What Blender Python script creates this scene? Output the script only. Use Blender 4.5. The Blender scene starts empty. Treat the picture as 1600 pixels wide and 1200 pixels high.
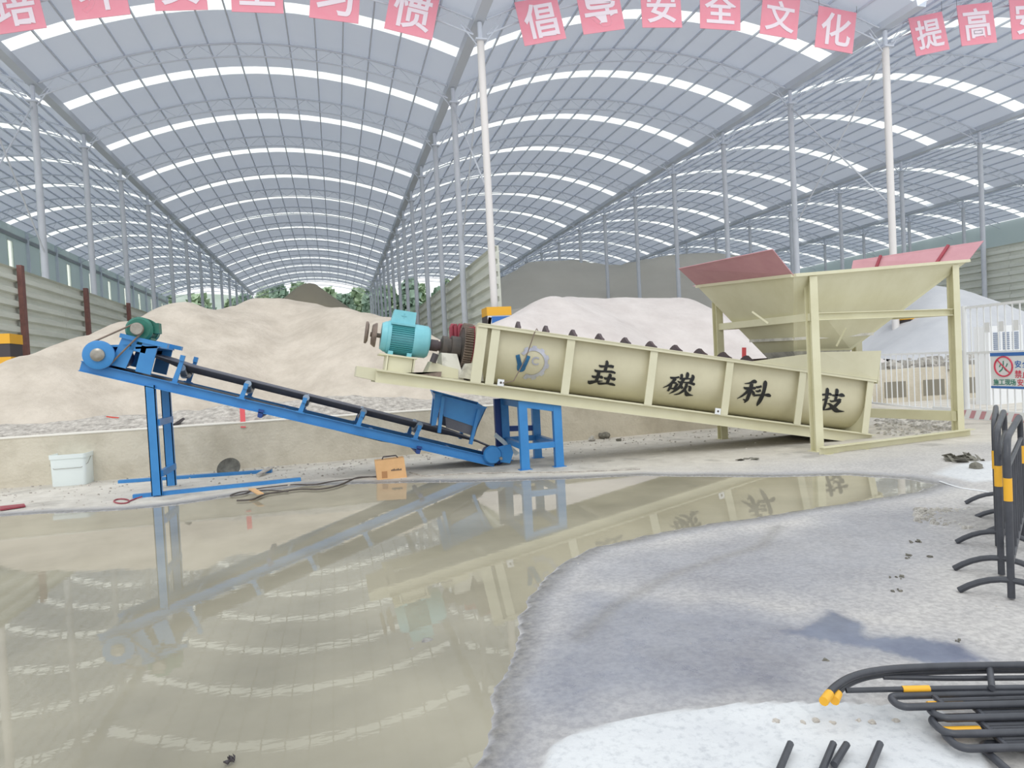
import bpy, bmesh, math, random
import numpy as np
from mathutils import Vector, Matrix
random.seed(7); rng = np.random.default_rng(7)
C = bpy.context.scene.collection
PI = math.pi
# ---------------------------------------------------------------- camera
HC, F = 1.6, 1050.0
YAW, PITCH, ROLL = .255, .0263, .0522
_fw = Vector((math.sin(YAW)*math.cos(PITCH), math.cos(YAW)*math.cos(PITCH), -math.sin(PITCH)))
_rt = Vector((math.cos(YAW), -math.sin(YAW), 0)); _up = _rt.cross(_fw)
_r = _rt*math.cos(ROLL) - _up*math.sin(ROLL); _u = _rt*math.sin(ROLL) + _up*math.cos(ROLL)
cam_d = bpy.data.cameras.new('camera'); cam = bpy.data.objects.new('camera', cam_d); C.objects.link(cam)
cam_d.sensor_width = 36; cam_d.lens = F/1600*36; cam_d.clip_end = 600; cam_d.clip_start = .05
m = Matrix((( _r.x, _u.x, -_fw.x, 0), (_r.y, _u.y, -_fw.y, 0), (_r.z, _u.z, -_fw.z, HC), (0, 0, 0, 1)))
cam.matrix_world = m
bpy.context.scene.camera = cam
def at(x, y, Y=None, Z=None, sk=0.0):
    """a point of the place: the sight line through a picture point meets Y = const (+ sk*X) or Z = const"""
    d = _fw + _r*((x-800)/F) - _u*((y-600)/F)
    t = (Z-HC)/d.z if Z is not None else Y/(d.y - sk*d.x)
    return Vector((0, 0, HC)) + d*t
# ---------------------------------------------------------------- world, sun, exposure
SKY = 1.25; SUN = .6; EXPO = 0.0
w = bpy.data.worlds.new('overcast'); bpy.context.scene.world = w; w.use_nodes = True
nt = w.node_tree; bg = nt.nodes['Background']
tc = nt.nodes.new('ShaderNodeTexCoord'); sp = nt.nodes.new('ShaderNodeSeparateXYZ'); rp = nt.nodes.new('ShaderNodeValToRGB')
nt.links.new(tc.outputs['Generated'], sp.inputs[0]); nt.links.new(sp.outputs['Z'], rp.inputs[0]); nt.links.new(rp.outputs[0], bg.inputs[0])
rp.color_ramp.elements[0].position = 0; rp.color_ramp.elements[0].color = (.93, .95, .97, 1)
rp.color_ramp.elements[1].position = .6; rp.color_ramp.elements[1].color = (.92, .97, 1.0, 1)
bg.inputs[1].default_value = SKY
sd = bpy.data.lights.new('sun', 'SUN'); sd.energy = SUN; sd.angle = math.radians(25); sd.color = (1, .97, .92)
so = bpy.data.objects.new('sun', sd); C.objects.link(so); so.rotation_euler = (math.radians(38), 0, math.radians(-18))
vs = bpy.context.scene.view_settings
vs.view_transform = 'Standard'; vs.look = 'None'; vs.gamma = 1; vs.exposure = EXPO; vs.use_curve_mapping = False
cy = bpy.context.scene.cycles
cy.max_bounces = 8; cy.diffuse_bounces = 4; cy.glossy_bounces = 3; cy.transparent_max_bounces = 12; cy.use_denoising = True
# ---------------------------------------------------------------- materials
def lin(h):
    h = h.lstrip('#'); o = []
    for i in (0, 2, 4):
        c = int(h[i:i+2], 16)/255; o.append(c/12.92 if c <= .04045 else ((c+.055)/1.055)**2.4)
    return (*o, 1)
def mat(name, c, rough=.6, metal=0, c2=None, scale=3, detail=6, lo=.35, hi=.7, bump=0, bscale=None, spec=.5, stretch=None):
    m = bpy.data.materials.new(name); m.use_nodes = True; n = m.node_tree; b = n.nodes['Principled BSDF']
    b.inputs['Base Color'].default_value = lin(c); b.inputs['Roughness'].default_value = rough; b.inputs['Metallic'].default_value = metal
    b.inputs['Specular IOR Level'].default_value = spec
    co = None
    if c2 or bump:
        t = n.nodes.new('ShaderNodeTexCoord'); co = t.outputs['Object']
        if stretch:
            mp = n.nodes.new('ShaderNodeMapping'); mp.inputs['Scale'].default_value = stretch; n.links.new(co, mp.inputs[0]); co = mp.outputs[0]
    if c2:
        x = n.nodes.new('ShaderNodeTexNoise'); x.inputs['Scale'].default_value = scale; x.inputs['Detail'].default_value = detail; x.inputs['Roughness'].default_value = .65
        r = n.nodes.new('ShaderNodeValToRGB'); r.color_ramp.elements[0].position = lo; r.color_ramp.elements[1].position = hi
        r.color_ramp.elements[0].color = lin(c); r.color_ramp.elements[1].color = lin(c2)
        n.links.new(co, x.inputs['Vector']); n.links.new(x.outputs[0], r.inputs[0]); n.links.new(r.outputs[0], b.inputs['Base Color'])
    if bump:
        x = n.nodes.new('ShaderNodeTexNoise'); x.inputs['Scale'].default_value = bscale or scale*4; x.inputs['Detail'].default_value = 8
        u = n.nodes.new('ShaderNodeBump'); u.inputs['Strength'].default_value = bump; u.inputs['Distance'].default_value = .05
        n.links.new(co, x.inputs['Vector']); n.links.new(x.outputs[0], u.inputs['Height']); n.links.new(u.outputs[0], b.inputs['Normal'])
    return m
M = {}
def mat_roof():
    m = mat('roof_sheet_glow', '#eceff6', .6, c2='#e2e6f0', scale=.15); n = m.node_tree; b = n.nodes['Principled BSDF']; o = n.nodes['Material Output']
    d = n.nodes.new('ShaderNodeBsdfTranslucent'); d.inputs[0].default_value = (.42, .455, .53, 1)  # translucency added so the sheets glow with sky light in place of glare
    x = n.nodes.new('ShaderNodeMixShader'); x.inputs[0].default_value = .42
    n.links.new(b.outputs[0], x.inputs[1]); n.links.new(d.outputs[0], x.inputs[2]); n.links.new(x.outputs[0], o.inputs[0]); return m
M['roof'] = mat_roof()
M['steel'] = mat('roof_steel', '#d3d9e4', .6)
M['purlin'] = mat('purlin_steel', '#d0d6e2', .7)
M['column'] = mat('column_paint', '#cfd3da', .5, c2='#bfc4cc', scale=.6)
M['column_front'] = mat('column_paint_front', '#e6e2e0', .45)
M['beige'] = mat('beige_paint', '#dcd8bd', .42, c2='#d2cdb0', scale=1.2, lo=.4, hi=.75)
M['beige2'] = mat('beige_frame_paint', '#dedabb', .42, c2='#d3ceab', scale=1.5, lo=.4, hi=.75)
M['blue'] = mat('blue_paint', '#3f8ccd', .38, c2='#337cbd', scale=2.5, lo=.4, hi=.8)
M['navy'] = mat('dark_blue_paint_and_shade', '#24468c', .5)  # own colour of drums and rollers; painted shade on the rear trestle
M['rubber'] = mat('rubber_belt', '#5b5c66', .5, c2='#686a74', scale=4)
M['dark'] = mat('dark_steel', '#45413f', .5, c2='#5b5148', scale=6)
M['darkred'] = mat('blade_steel', '#5d4a4c', .6, c2='#4a4144', scale=5)
M['red'] = mat('red_housing', '#a84452', .5, c2='#8f3b48', scale=4)
M['pink'] = mat('red_primer', '#cf9ca3', .6, c2='#c08a93', scale=1.6, lo=.35, hi=.75)
M['turq'] = mat('turquoise_paint', '#84c9d4', .4, c2='#76bdc9', scale=5)
M['green'] = mat('green_motor_paint', '#2f7d6c', .45, c2='#276457', scale=5)
M['metal'] = mat('bare_metal', '#a8a39a', .35, .7, c2='#8b857c', scale=8)
M['rust'] = mat('rusty_metal', '#8f7f74', .6, .3, c2='#6d6058', scale=8)
M['grey'] = mat('cast_grey', '#dad7cc', .6, c2='#a9a59b', scale=4, lo=.45, hi=.7)
M['wall'] = mat('low_wall_concrete', '#d8d0bf', .85, c2='#b3aa97', scale=1.3, detail=10, lo=.42, hi=.8, bump=.3, bscale=20)
M['walledge'] = mat('wall_top_mortar', '#ebe6dc', .9)
M['panel'] = mat('partition_concrete', '#e4e6db', .8, c2='#c9ccc1', scale=1.0, detail=8, stretch=(.25, .25, 2.5))
M['post'] = mat('brown_post', '#8a5f58', .7, c2='#6f4f4b', scale=3)
M['redband'] = mat('red_paint', '#d8555a', .6)
M['orange_red'] = mat('red_plastic', '#e0584a', .6)
M['clad'] = mat_roof(); _n = M['clad'].node_tree.nodes  # wall cladding with the same added translucent glow, raised to lighten it
for q in _n:
    if q.type == 'BSDF_TRANSLUCENT': q.inputs[0].default_value = (.52, .60, .58, 1)
    if q.type == 'MIX_SHADER': q.inputs[0].default_value = .6
M['sand'] = mat('pale_sand', '#d3c8ba', .95, c2='#bdb2a4', scale=1.1, detail=14, lo=.38, hi=.66, bump=.9, bscale=5)
M['sandw'] = mat('white_sand', '#ded6d2', .95, c2='#cec5c1', scale=.8, detail=12, lo=.36, hi=.68, bump=.8, bscale=4)
M['sandg'] = mat('grey_sand', '#cbc6bb', .95, c2='#bdb8ad', scale=.12, detail=8, bump=.4, bscale=1)
M['sandd'] = mat('brown_sand', '#b3a892', .95, c2='#a1998a', scale=.12, bump=.4, bscale=1)
M['sandb'] = mat('bluish_grey_sand', '#cfd0d3', .95, c2='#bfc1c6', scale=.4, bump=.4, bscale=2)
M['gravel'] = mat('gravel', '#d6cfc6', .95, c2='#958e87', scale=9, detail=8, lo=.35, hi=.68, bump=1, bscale=14)
M['white'] = mat('white_paint', '#eceef0', .45)
M['bucket'] = mat('white_plastic', '#e9f1f0', .35)
M['black'] = mat('black_tube_paint', '#3a3c42', .4, c2='#4c4e55', scale=6)
M['yellow'] = mat('yellow_reflective_band', '#f0b432', .4)
M['hblack'] = mat('hazard_black', '#4a4548', .6)
M['cardboard'] = mat('orange_box_paint', '#e6b885', .6, c2='#dcae7c', scale=8)
M['brownbox'] = mat('brown_print', '#b5855a', .6)
M['ink'] = mat('black_lettering', '#1d1e1f', .5)
M['logob'] = mat('blue_logo_paint', '#23577f', .35, c2='#3c86b4', scale=3)
M['logos'] = mat('silver_logo_paint', '#aeb0bf', .3, .3, c2='#d6d7df', scale=4)
M['banner'] = mat('red_banner_glare', '#ef98a8', .8, c2='#f0a3b2', scale=1)  # red lightened to pink, glare put into the colour
M['bannertext'] = mat('banner_lettering', '#f3e6ee', .7)
M['bark'] = mat('bark', '#6b6257', .9)
M['leaf'] = mat('leaf', '#a3bb98', .8, c2='#bccbb0', scale=.6, lo=.35, hi=.65)  # leaf greens paled, distance haze put into the colour
M['leaf2'] = mat('dark_leaf_hazed', '#8ca893', .8, c2='#a8bcaa', scale=.6, lo=.35, hi=.65)  # darker green, paled for the same haze
M['hill'] = mat('hill_green_hazed', '#b3bdb4', .9, c2='#98a898', scale=.12, detail=10)  # pale grey-green carries the distance haze in its colour
M['cable'] = mat('dark_cable', '#5a524e', .6)
M['signw'] = mat('sign_white', '#edf0f3', .5)
M['signb'] = mat('sign_blue', '#3b74c0', .5)
M['signr'] = mat('sign_red', '#d94a63', .5)
M['signg'] = mat('sign_green', '#3b8a78', .5)
M['debris'] = mat('dark_debris', '#6a675f', .9, c2='#8a877c', scale=12)
M['stone'] = mat('rubble_stone', '#cdc9c2', .95, c2='#8f8b84', scale=4, bump=.5)
M['acgrey'] = mat('slotted_grey', '#8b97ab', .5)
def mat_skylight():
    m = bpy.data.materials.new('translucent_sheet'); m.use_nodes = True; n = m.node_tree
    b = n.nodes['Principled BSDF']; n.nodes.remove(b); o = n.nodes['Material Output']
    t = n.nodes.new('ShaderNodeBsdfTransparent'); t.inputs[0].default_value = (.96, .98, .93, 1)
    d = n.nodes.new('ShaderNodeBsdfTranslucent'); d.inputs[0].default_value = (.95, .97, .92, 1)
    x = n.nodes.new('ShaderNodeMixShader'); x.inputs[0].default_value = .3
    n.links.new(t.outputs[0], x.inputs[1]); n.links.new(d.outputs[0], x.inputs[2]); n.links.new(x.outputs[0], o.inputs[0])
    return m
M['skylight'] = mat_skylight()
# ---------------------------------------------------------------- mesh helpers
class MB:
    def __init__(s): s.v = []; s.f = []
    def add(s, vs, fs):
        k = len(s.v); s.v += [tuple(p) for p in vs]; s.f += [tuple(i+k for i in f) for f in fs]; return s
    def hexa(s, a, b):     # a: 4 bottom points, b: 4 top points, same order
        return s.add(list(a)+list(b), [(3,2,1,0),(4,5,6,7),(0,1,5,4),(1,2,6,5),(2,3,7,6),(3,0,4,7)])
    def box(s, x0, x1, y0, y1, z0, z1):
        return s.hexa([(x0,y0,z0),(x1,y0,z0),(x1,y1,z0),(x0,y1,z0)], [(x0,y0,z1),(x1,y0,z1),(x1,y1,z1),(x0,y1,z1)])
    def beam(s, p, q, wd, ht, up=(0,0,1)):
        p = Vector(p); q = Vector(q); d = (q-p).normalized(); sd = d.cross(Vector(up))
        if sd.length < 1e-4: sd = Vector((1,0,0))
        sd.normalize(); u = sd.cross(d).normalized(); a = sd*wd/2; b = u*ht/2
        return s.hexa([p-a-b, p+a-b, q+a-b, q-a-b], [p-a+b, p+a+b, q+a+b, q-a+b])
    def prism(s, pts, o, ax, ay, dv):   # 2D outline in the frame (o, ax, ay), pushed along dv
        o = Vector(o); ax = Vector(ax); ay = Vector(ay); dv = Vector(dv); n = len(pts)
        A = [o+ax*x+ay*y for x, y in pts]; B = [p+dv for p in A]
        return s.add(A+B, [tuple(range(n-1,-1,-1)), tuple(range(n,2*n))] + [(i,(i+1)%n,(i+1)%n+n,i+n) for i in range(n)])
    def plate(s, P, dv): # polygon of 3D points with thickness
        P = [Vector(p) for p in P]; n = len(P); dv = Vector(dv)
        return s.add(P+[p+dv for p in P], [tuple(range(n-1,-1,-1)), tuple(range(n,2*n))] + [(i,(i+1)%n,(i+1)%n+n,i+n) for i in range(n)])
    def channel(s, p, q, wd, ht, t=.012, open_y=-1):  # C section, web away from open side (open_y: -1 = toward the camera)
        p = Vector(p); q = Vector(q); d = q-p; u = Vector((0,0,1)); dn = d.normalized(); u = (u - dn*u.dot(dn)).normalized()
        sd = Vector((0, 1, 0)); sd = (sd - dn*sd.dot(dn)).normalized()*(-open_y)
        h = ht/2
        prof = [(0,-h),(wd,-h),(wd,h),(0,h),(0,h-t),(wd-t,h-t),(wd-t,-h+t),(0,-h+t)]
        return s.prism(prof, p, sd, u, d)
    def tube(s, P, r, n=8, cap=True):
        P = [Vector(p) for p in P]; k = len(P); rs = r if isinstance(r, (list, tuple)) else [r]*k
        base = len(s.v); prev = None
        for i, p in enumerate(P):
            d = (P[min(i+1,k-1)] - P[max(i-1,0)]).normalized()
            if prev is None:
                a = d.cross(Vector((0,0,1)));
                if a.length < 1e-3: a = d.cross(Vector((0,1,0)))
            else: a = prev - d*prev.dot(d)
            a.normalize(); prev = a; b = d.cross(a)
            s.v += [tuple(p + (a*math.cos(2*PI*j/n) + b*math.sin(2*PI*j/n))*rs[i]) for j in range(n)]
        for i in range(k-1):
            for j in range(n):
                s.f.append((base+i*n+j, base+i*n+(j+1)%n, base+(i+1)*n+(j+1)%n, base+(i+1)*n+j))
        if cap: s.f += [tuple(base+j for j in range(n-1,-1,-1)), tuple(base+(k-1)*n+j for j in range(n))]
        return s
    def lathe(s, prof, o, axis, n=28):   # prof [(distance along the axis, radius)]
        ax = Vector(axis).normalized(); o = Vector(o)
        return s.tube([o+ax*a for a, r in prof], 1, n) if False else s._lathe(prof, o, ax, n)
    def _lathe(s, prof, o, ax, n):
        a = ax.cross(Vector((0,0,1)));
        if a.length < 1e-3: a = Vector((1,0,0))
        a.normalize(); b = ax.cross(a); base = len(s.v); k = len(prof)
        for t, r in prof: s.v += [tuple(o+ax*t+(a*math.cos(2*PI*j/n)+b*math.sin(2*PI*j/n))*r) for j in range(n)]
        for i in range(k-1):
            for j in range(n): s.f.append((base+i*n+j, base+(i+1)*n+j, base+(i+1)*n+(j+1)%n, base+i*n+(j+1)%n))
        s.f += [tuple(base+j for j in range(n)), tuple(base+(k-1)*n+j for j in range(n-1,-1,-1))]
        return s
    def grid(s, fn, nu, nv):
        base = len(s.v)
        for i in range(nu+1):
            for j in range(nv+1): s.v.append(tuple(fn(i/nu, j/nv)))
        for i in range(nu):
            for j in range(nv):
                a = base+i*(nv+1)+j; s.f.append((a, a+1, a+nv+2, a+nv+1))
        return s
    def build(s, name, mt, parent=None, loc=None, smooth=False, angle=40):
        off = Vector((0,0,0)); p = parent
        while p is not None: off += Vector(p.location); p = p.parent
        l = Vector(loc) if loc is not None else Vector((0,0,0))
        off += l
        me = bpy.data.meshes.new(name); me.from_pydata([(x-off.x, y-off.y, z-off.z) for x, y, z in s.v], [], s.f)
        bm = bmesh.new(); bm.from_mesh(me); bmesh.ops.recalc_face_normals(bm, faces=bm.faces); bm.to_mesh(me); bm.free()
        me.materials.append(mt if not isinstance(mt, str) else M[mt])
        if smooth: me.shade_smooth(); me.set_sharp_from_angle(angle=math.radians(angle))
        o = bpy.data.objects.new(name, me); C.objects.link(o); o.parent = parent; o.location = l
        return o
def tag(o, label=None, cat=None, group=None, kind=None):
    if label: o['label'] = label
    if cat: o['category'] = cat
    if group: o['group'] = group
    if kind: o['kind'] = kind
    return o
def thing(name, label, cat, loc=(0,0,0), group=None):
    o = bpy.data.objects.new(name, None); C.objects.link(o); o.location = loc; o.empty_display_size = .2
    return tag(o, label, cat, group)
def dup(o, loc, label=None, parent=None, shift=None):
    r = o.copy(); C.objects.link(r)
    if parent is not None: r.parent = parent
    if loc is not None: r.location = loc
    if label: r['label'] = label
    for ch in list(o.children): dup(ch, None, parent=r)
    return r
def struct(o): o['kind'] = 'structure'; return o
def glyph(ch, mt, o, ax, ay, size, depth=.01, name='character', parent=None, loc=None, bold=0, wrap=None):
    """one written character as a solid, centred at o, in the plane ax, ay"""
    cu = bpy.data.curves.new('t', 'FONT'); cu.body = ch; cu.extrude = depth/2; cu.offset = bold; cu.resolution_u = 3
    t = bpy.data.objects.new('t', cu); C.objects.link(t); dg = bpy.context.evaluated_depsgraph_get(); dg.update()
    src = t.to_curve(dg); SP = []
    for s_ in src.splines:   # strokes of a character may overlap: fill each outline on its own, with its own holes
        pts = [(tuple(p.co), tuple(p.handle_left), tuple(p.handle_right)) for p in s_.bezier_points]
        A_ = sum(pts[i-1][0][0]*pts[i][0][1]-pts[i][0][0]*pts[i-1][0][1] for i in range(len(pts)))/2
        xs = [p[0][0] for p in pts]; ys = [p[0][1] for p in pts]; SP.append((A_, (min(xs), min(ys), max(xs), max(ys)), pts))
    t.to_curve_clear(); big = max(SP, key=lambda q: abs(q[0]))[0]; mv, mf = [], []
    for A_, bb, pts in SP:
        if A_*big < 0: continue
        grp = [pts]+[q[2] for q in SP if q[0]*big < 0 and q[1][0] > bb[0] and q[1][1] > bb[1] and q[1][2] < bb[2] and q[1][3] < bb[3]]
        c2 = bpy.data.curves.new('g', 'CURVE'); c2.dimensions = '2D'; c2.fill_mode = 'BOTH'; c2.extrude = depth/2; c2.offset = bold; c2.resolution_u = 3
        for g in grp:
            sp_ = c2.splines.new('BEZIER'); sp_.bezier_points.add(len(g)-1); sp_.use_cyclic_u = True
            for bp, (co, hl, hr) in zip(sp_.bezier_points, g): bp.handle_left_type = bp.handle_right_type = 'FREE'; bp.co = co; bp.handle_left = hl; bp.handle_right = hr
        o2 = bpy.data.objects.new('g', c2); C.objects.link(o2); dg.update(); me = bpy.data.meshes.new_from_object(o2.evaluated_get(bpy.context.evaluated_depsgraph_get()))
        k0 = len(mv); mv += [tuple(v.co) for v in me.vertices]; mf += [tuple(i+k0 for i in p.vertices) for p in me.polygons]
        bpy.data.meshes.remove(me); bpy.data.objects.remove(o2); bpy.data.curves.remove(c2)
    bpy.data.objects.remove(t); bpy.data.curves.remove(cu)
    me = bpy.data.meshes.new('g'); me.from_pydata(mv, [], mf)
    if wrap:
        bm = bmesh.new(); bm.from_mesh(me); bmesh.ops.triangulate(bm, faces=bm.faces)
        for _ in range(3):
            e = [x for x in bm.edges if x.calc_length() > .12]
            if not e: break
            bmesh.ops.subdivide_edges(bm, edges=e, cuts=1); bmesh.ops.triangulate(bm, faces=bm.faces)
        bm.to_mesh(me); bm.free()
    P = np.array([v.co[:] for v in me.vertices]); mn, mx = P.min(0), P.max(0); c = (mn+mx)/2; k = size/max(mx[0]-mn[0], mx[1]-mn[1])
    o = Vector(o); ax = Vector(ax).normalized(); ay = Vector(ay).normalized(); n = ax.cross(ay)
    b = MB(); V = []
    for x, y, z in P:
        q = o + ax*((x-c[0])*k) + ay*((y-c[1])*k) + n*z
        if wrap: q = wrap(q, z)
        V.append(q)
    b.add(V, [tuple(p.vertices) for p in me.polygons]); bpy.data.meshes.remove(me)
    return b.build(name, mt, parent, loc)
# ---------------------------------------------------------------- noise for heightfields
def vnoise(x, y, seed=0):
    xi = np.floor(x).astype(int); yi = np.floor(y).astype(int); fx = x-xi; fy = y-yi
    fx = fx*fx*(3-2*fx); fy = fy*fy*(3-2*fy)
    def h(a, b):
        n = (a*374761393 + b*668265263 + seed*974711) & 0x7fffffff
        n = ((n ^ (n >> 13))*1274126177) & 0x7fffffff
        return ((n ^ (n >> 16)) & 0xffff)/65535.
    return (h(xi,yi)*(1-fx)+h(xi+1,yi)*fx)*(1-fy)+(h(xi,yi+1)*(1-fx)+h(xi+1,yi+1)*fx)*fy
def fbm(x, y, o=4, seed=0):
    s = 0; a = .5
    for i in range(o): s = s + a*(vnoise(x*2**i, y*2**i, seed+i)-.5); a *= .5
    return s
def inside_dist(X, Y, poly):   # signed distance, positive inside
    d = np.full(X.shape, 1e9); ins = np.zeros(X.shape, bool); n = len(poly)
    for i in range(n):
        x0, y0 = poly[i]; x1, y1 = poly[(i+1) % n]
        dx, dy = x1-x0, y1-y0; t = np.clip(((X-x0)*dx+(Y-y0)*dy)/(dx*dx+dy*dy+1e-12), 0, 1)
        d = np.minimum(d, np.hypot(X-x0-t*dx, Y-y0-t*dy))
        c = ((y0 > Y) != (y1 > Y)); ins ^= c & (X < (x1-x0)*(Y-y0)/((y1-y0)+1e-12)+x0)
    return np.where(ins, d, -d)
def line_dist(X, Y, pts):
    d = np.full(X.shape, 1e9)
    for (x0, y0), (x1, y1) in zip(pts[:-1], pts[1:]):
        dx, dy = x1-x0, y1-y0; t = np.clip(((X-x0)*dx+(Y-y0)*dy)/(dx*dx+dy*dy), 0, 1)
        d = np.minimum(d, np.hypot(X-x0-t*dx, Y-y0-t*dy))
    return d
G = lambda L: [tuple(at(x, y, Z=0).xy) for x, y in L]
# ---------------------------------------------------------------- ground
POND = G([(-60,812),(0,806),(60,802),(180,797),(250,792),(330,780),(480,758),(620,754),(760,752),(880,748),(1000,743),(1200,745),(1330,742),(1420,748),(1462,757),(1430,768),(1330,785),(1230,800),(1130,815),
          (1000,838),(930,855),(880,880),(850,905),(825,935),(815,965),(808,1000),(803,1030),(792,1055),(770,1085),(772,1110),(768,1150),(740,1200),(720,1300),(690,1500)]) + [(-3.5,.9),(-12,5),(-12,10.6)]
WET = G([(700,1400),(740,1200),(770,1090),(830,1025),(860,960),(900,930),(1000,925),(1130,945),(1230,960),(1300,945),(1330,985),(1480,1000),(1560,1035),(1480,1050),(1400,1030),(1330,1045),(1300,1075),(1280,1095),(1150,1103),(1000,1122),(880,1150),(850,1180),(830,1300)])
WET2 = G([(1225,990),(1285,975),(1300,960),(1335,975),(1345,1000),(1420,998),(1490,1012),(1545,1035),(1460,1038),(1360,1016),(1290,1003)])
SLAB = G([(835,1400),(845,1200),(862,1170),(900,1148),(1000,1122),(1150,1103),(1290,1100),(1450,1110),(1540,1140),(1560,1250),(1600,1500)])
DAMP = G([(870,890),(1000,845),(1200,822),(1400,780),(1520,800),(1480,880),(1330,940),(1000,930),(860,940),(820,960)])
RUBBLE = G([(1440,810),(1520,795),(1600,800),(1600,850),(1540,840),(1480,825)])
WHITE = G([(1460,742),(1500,725),(1560,720),(1590,735),(1570,750),(1520,755)])
CRACK = G([(905,1000),(960,950),(1050,900),(1130,872),(1190,855),(1215,825)])
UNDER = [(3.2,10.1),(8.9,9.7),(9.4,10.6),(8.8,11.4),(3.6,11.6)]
def axis(lo, hi, f0, f1, df, dm, grow=1.25):
    a = list(np.arange(f0, f1, df)); s = df; x = a[-1]
    while x < hi: s = min(s*grow, dm); x += s; a.append(x)
    s = df; x = a[0]
    while x > lo: s = min(s*grow, dm); x -= s; a.insert(0, x)
    return np.array(a)
gx = axis(-90, 110, -4.5, 9, .04, 12, 1.08); gy = axis(-6, 260, 1.7, 12.5, .04, 12, 1.08)
X, Y = np.meshgrid(gx, gy, indexing='ij')
dpond = inside_dist(X, Y, POND)+.10*fbm(X*1.6, Y*1.6, 4, 3)+.05*fbm(X*7, Y*7, 3, 5)
Zg = .012*fbm(X*.6, Y*.6, 4, 11)+.006*fbm(X*5, Y*5, 3, 12)
Zg = np.where((Y < 1.5) | (Y > 14) | (X < -9), 0, Zg) + .004
Zg = np.where(dpond > 0, -np.clip(dpond, 0, .5)*.16 - .004 + .3*Zg, Zg + np.clip(-dpond, 0, .3)*.018)
shoal = np.exp(-((X-at(655,1008,Z=0).x)**2/.035+((Y-at(655,1008,Z=0).y)-(X-at(655,1008,Z=0).x)*.35)**2/.025))*(1+2.2*fbm(X*9, Y*9, 4, 77))
Zg += np.where(dpond > 0, shoal*.078, 0)
drub = inside_dist(X, Y, RUBBLE); Zg += np.clip(drub+.1, 0, .4)*.25*(.5+fbm(X*9, Y*9, 3, 31))
dsl = inside_dist(X, Y, SLAB)+.03*fbm(X*5, Y*5, 3, 9)
Zg += .02*np.clip(dsl/.03, 0, 1)
damp = np.clip(inside_dist(X, Y, DAMP)/.6+.3+1.2*fbm(X*1.5, Y*1.5, 4, 23), 0, 1)*.4
wet = np.clip(inside_dist(X, Y, WET)/.4+.35+.8*fbm(X*3, Y*3, 4, 17), 0, 1)
wet2 = np.clip(inside_dist(X, Y, WET2)/.05+1.0+1.8*fbm(X*6, Y*6, 4, 19), 0, 1)
near = np.clip(1-(-dpond)/.35, 0, 1)*.55*(dpond < .0)
R_ = np.maximum(np.maximum(wet*.6, wet2), np.maximum(damp, near))*(1-np.clip(dsl/.04, 0, 1))
G_ = np.clip(dsl/.03, 0, 1)
G_ = np.maximum(G_, np.clip(inside_dist(X, Y, WHITE)/.15+.5, 0, 1)*.9)
dk = np.clip(1-line_dist(X, Y, CRACK)/.09, 0, 1)*.5
B_ = np.maximum(dk, np.clip(drub/.15+.3, 0, 1)*.45)
B_ = np.maximum(B_, np.clip(inside_dist(X, Y, UNDER)/.6+.2, 0, 1)*.35)  # darker ground beneath the washer
B_ = np.maximum(B_, (dpond < 0)*np.clip(1.1+dpond/.16, 0, 1)*.9)
B_ = np.maximum(B_, np.clip(shoal*1.6-.3, 0, 1)*.9); 
B_ = np.maximum(B_, np.clip(.9-np.abs(Y-12.6)/.5, 0, 1)*(X > -9)*(X < 13)*.3)  # darker strip along the foot of the low wall
B_ = np.maximum(B_, (Y > 8.5)*(Y < 12.9)*np.clip(fbm(X*2.2, Y*2.2, 5, 41)*3-.25, 0, .45))
A_ = np.clip((Y-7.6)/1.6+1.2*fbm(X*.8, Y*.8, 4, 51), 0, 1)*np.clip(-dpond/.3, 0, 1)
nx, ny = X.shape
me = bpy.data.meshes.new('floor'); idx = np.arange(nx*ny).reshape(nx, ny)
fc = np.stack([idx[:-1,:-1], idx[1:,:-1], idx[1:,1:], idx[:-1,1:]], -1).reshape(-1, 4)
me.vertices.add(nx*ny); me.vertices.foreach_set('co', np.stack([X, Y, Zg], -1).astype(np.float32).ravel())
me.loops.add(fc.size); me.loops.foreach_set('vertex_index', fc.ravel().astype(np.int32))
me.polygons.add(len(fc)); me.polygons.foreach_set('loop_start', (np.arange(len(fc))*4).astype(np.int32))
me.update(calc_edges=True); me.validate()
ca = me.color_attributes.new('stain', 'FLOAT_COLOR', 'POINT')
ca.data.foreach_set('color', np.stack([R_, G_, B_, A_], -1).astype(np.float32).ravel())
me.shade_smooth()
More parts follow.
